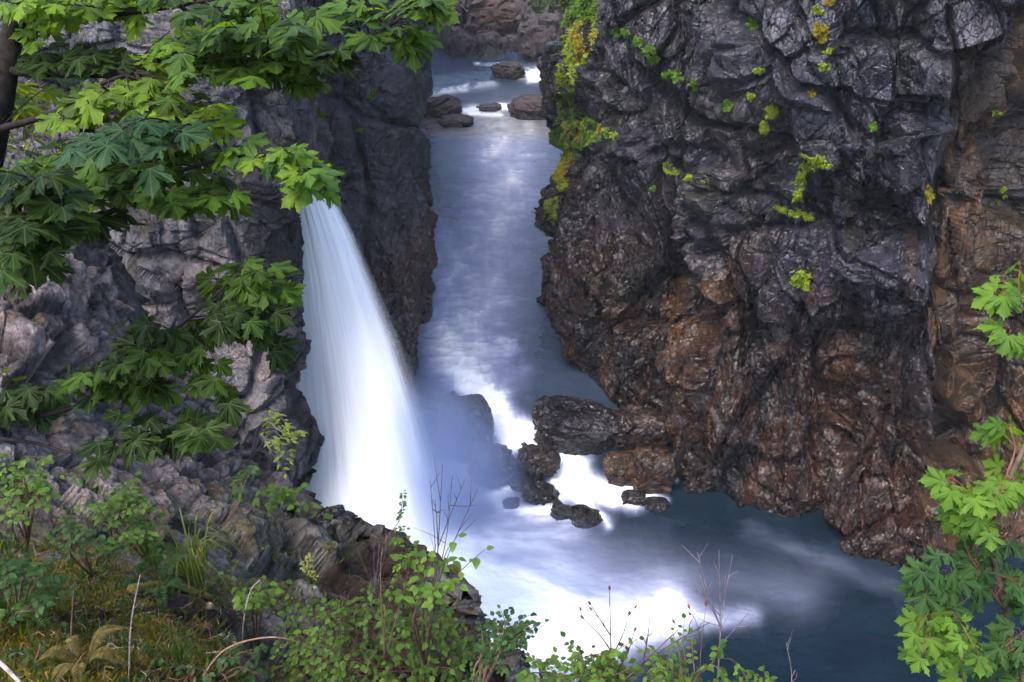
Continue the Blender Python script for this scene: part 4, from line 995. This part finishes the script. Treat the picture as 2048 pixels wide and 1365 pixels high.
# bare twigs
def twigs(name, label, root, tips, col, r0=.004, bud=None, cat='bare twig', group='bare twigs before the pool', n_side=3):
    o = empty(name, tuple(root), label, cat, group); w = MB(); root = np.asarray(root, float); buds_ = []
    main = None
    for tp_ in tips:
        tp_ = np.asarray(tp_); st = root if main is None else main[rnd.randint(len(main) // 4, int(len(main) * .7))]
        c = curve([st, (st + tp_) / 2 + jit(.05 * np.linalg.norm(tp_ - st)), tp_], 8)
        w.tube(c, np.linspace(r0 * (1 if main is None else .6), r0 * .25, len(c)), col, 5)
        if main is None: main = c
        L = np.linalg.norm(tp_ - st)
        for k in range(n_side):
            i = rnd.randint(len(c) // 3, len(c) - 2); dv = unit(unit(tp_ - st) + jit(.8)); e = c[i] + dv * L * rnd.uniform(.12, .3)
            cc = curve([c[i], (c[i] + e) / 2 + jit(.02 * L), e], 5); w.tube(cc, np.linspace(r0 * .4, r0 * .15, len(cc)), col, 4)
            if bud is not None: buds_.append((e, dv, .014))
        if bud is not None: buds_.append((tp_, tp_ - st, .018))
    w.build('stems', M_BARK, o)
    for p_, d_, z_ in buds_:
        b_ = MB(); d_ = unit(d_); b_.tube(np.array([p_ + d_ * z_ * t for t in (-.3, -.1, .25, .6, .9)]), [z_ * f for f in (.1, .24, .3, .18, .03)], bud, 6); b_.build('bud', M_BARK, o)
D3 = 3.2
twigs('bare_twig', 'pale grey bare twig with upright forks rising before the dark pool', at(1430, 1420, 3.4), [at(1438, 1100, D3), at(1395, 1105, D3), at(1465, 1110, D3), at(1400, 1150, D3), at(1498, 1225, D3), at(1395, 1175, D3)], (.13, .11, .12), .004)
twigs('bare_twig', 'dark twig with reddish buds and level side shoots before the white pool', at(1222, 1420, 3.4), [at(1219, 1178, D3), at(1180, 1208, D3), at(1258, 1228, D3), at(1165, 1236, D3), at(1270, 1260, D3)], (.07, .035, .035), .005, bud=(.12, .03, .02), n_side=1)
twigs('bare_twig', 'tall thin dark twig standing above the round leaves before the mist', at(862, 1260, 4.4), [at(885, 930, 4.2), at(905, 950, 4.2), at(860, 960, 4.2), at(930, 960, 4.2), at(955, 980, 4.2), at(870, 1000, 4.2)], (.05, .04, .045), .005)
twigs('bare_twig', 'short whitish twig at the bottom edge over the dark water', at(1580, 1420, 3.2), [at(1572, 1285, D3), at(1590, 1340, D3)], (.14, .12, .13), .0025)
twigs('bare_twig', 'long dark twig slanting up right across the bottom edge', at(1180, 1420, 3.3), [at(1345, 1270, D3), at(1300, 1235, D3), at(1420, 1245, D3)], (.07, .055, .05), .006)
twigs('bare_twig', 'faint side twig at the bottom left of the falls', at(740, 1230, 4.6), [at(762, 1040, 4.4), at(775, 1055, 4.4), at(750, 1070, 4.4)], (.08, .07, .08), .003)
twigs('bare_twig', 'reddish budded twig at the right end of the bottom shrubs', at(1400, 1430, 3.2), [at(1412, 1210, D3), at(1378, 1215, D3), at(1348, 1245, D3)], (.09, .05, .045), .003, bud=(.14, .03, .02), n_side=1)
twigs('bare_twig', 'forked grey twig end beside the right maple leaves', at(1930, 1250, 2.8), [at(1850, 1195, 2.7), at(1866, 1180, 2.7)], (.25, .2, .22), .003, n_side=0)
GD = 'dead sticks on the forest floor'
def stick(label, pts, r, col):
    c = curve([np.asarray(p) for p in pts], 8); w = MB(); w.tube(c, np.linspace(r, r * .6, len(c)), col, 7)
    o = w.build('stick', M_BARK, origin=c[0]); tag(o, label, 'stick', GD)
stick('pale peeled stick leaning down right from the grey rock corner', [gp(424, 1215, .05), gp(455, 1260, .12), gp(480, 1300, .08)], .035, (.30, .22, .14))
stick('pale stick poking in at the bottom left corner', [at(-40, 1290, 4.6), at(20, 1345, 4.5), at(60, 1390, 4.4)], .014, (.32, .26, .24))
stick('mossy fallen branch lying under the grass nook', [gp(270, 1185, .06), gp(350, 1178, .08), gp(430, 1200, .06)], .05, (.10, .09, .02))
stick('long thin arching bramble stem over the floor', [gp(400, 1365, .02), at(450, 1300, 5.4), at(540, 1275, 5.2), at(620, 1290, 5.4)], .007, (.22, .15, .1))
stick('thin upright dead stem left of the big shrub', [gp(490, 1340, .02), at(487, 1250, 5.6), at(500, 1185, 5.6), at(520, 1160, 5.6)], .006, (.25, .2, .17))
stick('thin dark upright stem in the lower left floor', [gp(145, 1330, .02), at(143, 1250, 5.4), at(150, 1160, 5.4)], .007, (.06, .045, .04))
stick('thin grey crooked stem lower left', [gp(265, 1360, .02), at(262, 1250, 5.6), at(280, 1150, 5.8)], .006, (.2, .16, .15))

# forest floor litter: uncountable
def litter():
    idx = S_GR.region(lambda x, y: (x > -100) & (x < 720) & (y > 1090) & (y < 1420) & (y > 1090 + .35 * np.maximum(0, x - 250)))
    lv = MB()
    for i in rng.choice(idx, 7000):
        p = S_GR.P[i] + jit(.04); th = rnd.uniform(0, 2 * PI)
        dv = unit((math.cos(th), math.sin(th), rnd.uniform(-.1, .35))); L = rnd.uniform(.03, .15)
        sd = unit(np.cross(dv, jit(1))) * rnd.uniform(.0012, .0035)
        m_ = p + dv * L * .5 + jit(.012)
        V = np.array([p - sd, p + sd, m_ + sd, m_ - sd, p + dv * L])
        cc = gcol((.05, .022, .010), (.19, .11, .06)) if rnd.random() < .92 else gcol((.22, .18, .14), (.32, .26, .22))
        lv.add(V + np.array([0, 0, .02]), [(0, 1, 2, 3), (3, 2, 4)], cc)
    o = lv.build('leaf_litter', M_BARK); tag(o, 'brown dead needles and stems strewn over the forest floor at lower left', 'litter', kind='stuff')
    # moss cushions
    lv = MB()
    mk = lambda x, y: (x > -60) & (x < 640) & (y > 1080) & (y < 1400)
    idx = S_GR.region(mk); P_ = S_GR.P[idx]; N_ = S_GR.N[idx]
    xx, yy, _ = project(P_)
    dens = fbm(P_ * 1.1, 5, 970) + .16 * poly_mask(xx, yy, [(0, 1090), (180, 1090), (260, 1190), (240, 1290), (430, 1340), (0, 1365), (-300, 1300)], 40)
    good = np.flatnonzero((dens > .56) & (N_[:, 2] > .3))
    for i in rng.choice(good, 17000):
        n_ = unit(N_[i] + jit(.6)); put_leaf(lv, NARROW, P_[i] + jit(.01), n_, jit(1), rnd.uniform(.012, .034), gcol((.07, .07, .01), (.27, .24, .02)))
    o = lv.build('moss', M_MOSS); tag(o, 'yellow green moss cushions over the rocks at lower left', 'moss', kind='stuff')
    # small ground plants
    lv = MB()
    for i in rng.choice(S_GR.region(lambda x, y: (x > -60) & (x < 700) & (y > 960) & (y < 1400)), 2200):
        p = S_GR.P[i]; n_ = unit(S_GR.N[i] + np.array([0, 0, .6]))
        if rnd.random() < .5:
            for q in range(3): put_leaf(lv, OVAL, p + n_ * .03 + jit(.03), jit(1) + n_ * .5, n_, rnd.uniform(.03, .06), gcol(*GB_))
        else:
            for q in range(2): put_leaf(lv, THIN, p, n_ + jit(.6), jit(1), rnd.uniform(.06, .16), gcol((.05, .09, .02), (.13, .14, .04)))
    o = lv.build('ground_cover', M_SMALL); tag(o, 'small green seedlings and grass blades scattered over the left ledges', 'ground cover', kind='stuff')
litter()

# ------------------------------------------------------------------ moss and ferns on the cliffs
YG = ((.10, .17, .015), (.34, .42, .025)); OR_ = ((.16, .15, .015), (.42, .35, .02)); FG = ((.05, .13, .015), (.17, .30, .03))
def clump(name, label, S, poly, n, size, cols, cat, tpl=None, group=None, hang=-.3, lift=.1):
    idx = S.region(lambda x, y: (x > min(p[0] for p in poly)) & (x < max(p[0] for p in poly)) & (y > min(p[1] for p in poly)) & (y < max(p[1] for p in poly)))
    if len(idx) == 0: return
    idx = idx[in_poly(S.px[idx], S.py[idx], poly)]
    if len(idx) == 0: return
    dmin = np.median(S.d[idx]) ; idx = idx[S.d[idx] < dmin * 1.15]
    P0 = S.P[idx].mean(0); nz = fbm(S.P[idx] * 1.1, 4, 1200 + len(idx) % 50)
    pt = name == 'moss_patch'; keep = idx[nz >= np.quantile(nz, .12 if pt else .28)]; n = int(n * (2.2 if pt or n > 900 else 1.3)); size = size * (.62 if pt else .55); n = int(n * 2.6)
    lv = MB()
    cl = cols if isinstance(cols, list) else [cols]
    hues = fbm(S.P[keep] * .7, 3, 1300)
    q1 = np.quantile(hues, .55)
    for i in rng.integers(0, len(keep), n):
        j = keep[i]; n_ = S.N[j]
        cc = cl[0] if (hues[i] < q1 or len(cl) == 1) else cl[1]
        dv = unit(n_ * .9 + jit(.8) + np.array([0, 0, hang])); s_ = size * rnd.uniform(.5, 1.4)
        put_leaf(lv, tpl or NARROW, S.P[j] + n_ * lift * rnd.uniform(-.4, 1), dv, unit(np.array([0, -.3, 1.]) + jit(.6)), s_, gcol(*cc))
    o = lv.build(name, M_MOSS, origin=P0, smooth=True); tag(o, label, cat, group); return o
def blob(cx, cy, rx, ry, rot=0, n=14):
    ca, sa = math.cos(rot), math.sin(rot); o = []
    for k in range(n):
        a = 2 * PI * k / n; r = rnd.uniform(.7, 1.15); x, y = rx * r * math.cos(a), ry * r * math.sin(a); o.append((cx + x * ca - y * sa, cy + x * sa + y * ca))
    return o
GM = 'moss hanging on the right cliff edge'
clump('moss_patch', 'large yellow and orange moss cushion high on the corner of the right cliff', S_R, [(1125, 80), (1150, 45), (1198, 38), (1200, 70), (1170, 130), (1135, 132)], 2600, .26, [YG, OR_], 'moss', group=GM)
clump('moss_patch', 'dark green bush of ferns at the top corner of the right cliff', S_R, [(1120, -20), (1195, -20), (1198, 40), (1150, 50), (1120, 60)], 1500, .34, ((.05, .10, .015), (.14, .26, .03)), 'fern', group=GM)
clump('moss_patch', 'green mossy bulge on the cliff edge above the forked moss', S_R, [(1108, 190), (1140, 185), (1165, 230), (1150, 262), (1105, 250)], 1600, .26, [FG, YG], 'moss', group=GM)
clump('moss_patch', 'bright green fern shelf spreading right from the cliff edge', S_R, [(1145, 250), (1180, 236), (1220, 255), (1215, 275), (1170, 292), (1150, 312), (1140, 280)], 2200, .26, [FG, OR_], 'fern', group=GM)
clump('moss_patch', 'green moss curtain on the outermost corner of the cliff', S_R, [(1078, 262), (1130, 255), (1138, 320), (1115, 318), (1085, 290)], 1500, .25, FG, 'moss', group=GM)
clump('moss_patch', 'yellow green moss streak below the corner curtain', S_R, [(1100, 325), (1135, 320), (1138, 370), (1120, 385), (1108, 350)], 900, .22, [YG, OR_], 'moss', group=GM)
clump('moss_patch', 'scattered yellow green moss between the high cushion and the bulge', S_R, [(1120, 125), (1160, 130), (1150, 190), (1112, 190)], 260, .22, YG, 'moss', group=GM)
clump('moss_patch', 'mixed green and yellow moss joining the bulge to the fern shelf', S_R, [(1130, 225), (1175, 225), (1165, 300), (1150, 340), (1125, 330)], 900, .24, [FG, OR_], 'moss', group=GM)
clump('moss_patch', 'thin hanging moss strip low on the cliff edge', S_R, [(1095, 400), (1118, 395), (1115, 440), (1095, 480), (1075, 500), (1085, 450)], 800, .22, YG, 'moss', group=GM)
clump('moss_patch', 'small olive tuft poking out of the cliff edge beside the far rapids', S_R, [(1115, 148), (1132, 145), (1132, 170), (1115, 168)], 200, .22, YG, 'moss', group=GM)
GC = 'ferns growing along the cliff cracks'
for (cx, cy, rx, ry, rot, n, lab, cols) in [
    (1240, 66, 18, 10, .2, 240, 'small pale fern tuft nearest the mossy corner, first of the crack ferns', FG),
    (1305, 108, 12, 22, -.6, 420, 'long bright fern clump on the upper diagonal crack', FG),
    (1345, 152, 22, 9, .2, 420, 'wide bright fern clump where the upper crack bends', FG),
    (1392, 168, 8, 10, 0, 120, 'small fern just right of the wide clump', FG),
    (1458, 212, 10, 10, 0, 200, 'rounded fern tuft halfway along the upper crack', FG),
    (1543, 222, 13, 12, 0, 320, 'bright feathery fern at the lower end of the upper crack', YG),
    (1533, 254, 10, 14, 0, 240, 'yellow green fern just below the feathery one', YG),
    (1510, 50, 9, 16, .2, 200, 'narrow green fern near the top under the dark overhang', FG),
    (1520, 141, 8, 6, 0, 110, 'tiny yellow green tuft below the narrow fern', YG),
    (1505, 192, 7, 6, 0, 90, 'tiny green tuft on the vertical seam', YG),
    (1342, 337, 16, 7, .6, 240, 'yellow green tuft at the start of the lower crack', YG),
    (1380, 355, 8, 6, 0, 110, 'small yellow tuft in the middle of the lower crack', YG),
    (1409, 364, 9, 5, 0, 110, 'small yellow tuft at the right of the lower crack', YG),
    (1313, 375, 9, 6, 0, 110, 'lone green fern below the start of the lower crack', FG),
    (1638, 18, 7, 6, 0, 80, 'tiny lime tuft high under the top edge', YG),
    (1655, 102, 7, 6, 0, 80, 'tiny lime tuft right of the orange moss', YG),
    (1650, 134, 7, 6, 0, 80, 'lime dot below the orange moss on the smooth face', YG),
    (1747, 251, 8, 7, 0, 90, 'small dull green fern on the recessed block', FG),
    (1624, 322, 34, 14, .15, 260, 'yellow mossy fringe along the ledge in mid cliff', YG),
    (1600, 380, 10, 45, .1, 260, 'yellow green moss run trickling down below the fringe', YG),
    (1590, 424, 34, 6, .3, 180, 'yellow moss along the small ledge below the moss run', YG),
    (1644, 446, 5, 4, 0, 50, 'tiny green dot right of the small yellow ledge', YG),
    (1857, 385, 7, 22, 0, 160, 'ochre yellow moss strip beside the brown slab', OR_),
    (2003, 388, 6, 15, .4, 120, 'thin lime moss streak on the brown slab', YG),
    (1990, 220, 5, 16, 0, 70, 'faint lime specks high on the brown slab', YG),
    (1600, 565, 16, 26, .7, 130, 'faint yellow moss in the middle of the wet cliff', YG),
    (1230, 270, 8, 5, 0, 80, 'small tuft just right of the green fern shelf', YG),
    (1275, 82, 12, 8, .5, 140, 'bright fern between the pale tuft and the long clump', FG)]:
    clump('cliff_fern', lab, S_R, blob(cx, cy, rx * 1.15, ry * 1.15, rot), n, .24, cols, 'fern', group=GC)
GO = 'orange moss on the smooth cliff face'
clump('moss_patch', 'orange moss patch on the smooth upper face', S_R, blob(1643, 62, 12, 20, -.2), 320, .2, OR_, 'moss', group=GO)
clump('moss_patch', 'small orange moss at the very top of the face', S_R, blob(1661, 4, 6, 9), 120, .2, OR_, 'moss', group=GO)
clump('moss_patch', 'round orange moss dot left of the recess', S_R, blob(1624, 190, 7, 7), 120, .2, OR_, 'moss', group=GO)
GW = 'plants on the left river wall'
for (cx, cy, rx, ry, n, lab) in [(625, 228, 26, 14, 260, 'green plant cluster on the left wall above the lip of the falls'), (672, 345, 20, 14, 280, 'light green bush on the left wall right of the falls'),
                                 (743, 187, 9, 12, 140, 'small fern on the left wall high beside the river'), (715, 259, 7, 5, 60, 'tiny green plant in the middle of the left wall'), (655, 330, 8, 20, 140, 'thin green fringe just right of the waterfall lip')]:
    clump('cliff_fern', lab, S_LB, blob(cx, cy, rx, ry), n, .22, FG, 'fern', group=GW)
SB = Surf(P_BANK)
clump('bank_bush', 'dark green bush on the far bank against the right cliff', SB, blob(1115, 60, 22, 30), 900, .6, ((.04, .09, .02), (.08, .15, .03)), 'bush', group='bushes on the far bank')
clump('bank_bush', 'small green bush at the left of the far bank', SB, blob(905, 85, 10, 14), 300, .5, ((.04, .09, .02), (.08, .15, .03)), 'bush', group='bushes on the far bank')
clump('bank_bush', 'green bush at the top right of the far bank', SB, blob(1090, 5, 28, 18), 600, .6, ((.04, .09, .02), (.08, .15, .03)), 'bush', group='bushes on the far bank')

# ------------------------------------------------------------------ mist and haze
def volume(name, V, Fc, dens, colr, noise=True, falloff=True, kind='stuff', loc=(0, 0, 0), scale=(1, 1, 1), aniso=.2, rot=(0, 0, 0)):
    me = bpy.data.meshes.new(name); me.from_pydata([tuple(v) for v in V], [], Fc); o = bpy.data.objects.new(name, me); COL.objects.link(o)
    o.location = loc; o.scale = scale; o.rotation_euler = rot
    m, nt, N, L, out = mat(name)
    v = N('VolumePrincipled'); v.inputs['Color'].default_value = colr; v.inputs['Anisotropy'].default_value = aniso; v.inputs['Density'].default_value = dens
    if falloff:
        tc = N('TexCoord'); ln = N('VectorMath', operation='LENGTH'); L(tc.outputs['Object'], ln.inputs[0])
        mr = N('MapRange', interpolation_type='SMOOTHSTEP'); mr.inputs[1].default_value = 1.0; mr.inputs[2].default_value = .1; mr.inputs[3].default_value = 0; mr.inputs[4].default_value = dens
        L(ln.outputs['Value'], mr.inputs[0]); res = mr.outputs[0]
        if noise:
            nn = N('TexNoise', Scale=1.6, Detail=3.0); L(tc.outputs['Object'], nn.inputs['Vector'])
            r = N('MapRange'); r.inputs[1].default_value = .35; r.inputs[2].default_value = .65; r.inputs[3].default_value = .4; r.inputs[4].default_value = 1.4; L(nn.outputs['Fac'], r.inputs[0])
            mu = N('Math', operation='MULTIPLY'); L(res, mu.inputs[0]); L(r.outputs[0], mu.inputs[1]); res = mu.outputs[0]
        L(res, v.inputs['Density'])
    L(v.outputs[0], out.inputs['Volume']); me.materials.append(m)
    tag(o, kind=kind); return o
iv, if_ = ico(3)
m1 = volume('mist', iv, if_, .38, (.45, .60, 1, 1), loc=tuple(at(890, 950, 39.5)), scale=(4.3, 3.8, 6.6), rot=(0, -.25, 0)); tag(m1, 'blue white spray mist drifting from the foot of the waterfall', 'mist')
m2_ = volume('mist', iv, if_, .24, (.58, .70, 1, 1), loc=tuple(on_level(960, 1160, .9)), scale=(8.0, 4.6, 3.0)); tag(m2_, 'low white spray lying on the pool where the falls land', 'mist')
B = [(-60, -12, -3), (60, -12, -3), (60, 200, -3), (-60, 200, -3), (-60, -12, 45), (60, -12, 45), (60, 200, 45), (-60, 200, 45)]
hz = volume('haze', B, [(0, 3, 2, 1), (4, 5, 6, 7), (0, 1, 5, 4), (1, 2, 6, 5), (2, 3, 7, 6), (3, 0, 4, 7)], .0003, (.9, .93, 1, 1), falloff=False, aniso=0)

# ------------------------------------------------------------------ light
SUN_EL, SUN_AZ = R_(60), R_(-140)      # azimuth from +Y towards +X
wd = bpy.data.worlds.new('World'); sc.world = wd; wd.use_nodes = True
nt = wd.node_tree; bg = nt.nodes['Background']; sky = nt.nodes.new('ShaderNodeTexSky'); sky.sky_type = 'NISHITA'; sky.sun_disc = False
sky.sun_elevation = SUN_EL; sky.sun_rotation = SUN_AZ; sky.air_density = 1.0; sky.dust_density = 3.0; sky.ozone_density = 1.8
nt.links.new(sky.outputs[0], bg.inputs[0]); bg.inputs[1].default_value = .13
sl = bpy.data.lights.new('sun', 'SUN'); sl.energy = .75; sl.angle = R_(26); sl.color = (1, .95, .88)
so = bpy.data.objects.new('sun', sl); COL.objects.link(so)
dirv = Vector((math.sin(SUN_AZ) * math.cos(SUN_EL), math.cos(SUN_AZ) * math.cos(SUN_EL), math.sin(SUN_EL)))
so.rotation_euler = dirv.to_track_quat('Z', 'Y').to_euler(); so.location = (0, 0, 60)
vs = sc.view_settings; vs.view_transform = 'Standard'; vs.look = 'None'; vs.exposure = 2.2; vs.gamma = 1; vs.use_curve_mapping = False
sc.cycles.volume_bounces = 1; sc.cycles.max_bounces = 8; sc.cycles.diffuse_bounces = 3; sc.cycles.glossy_bounces = 3; sc.cycles.transparent_max_bounces = 12
sc.cycles.volume_step_rate = 2.0
sc.cycles.use_adaptive_sampling = True; sc.cycles.adaptive_threshold = .03
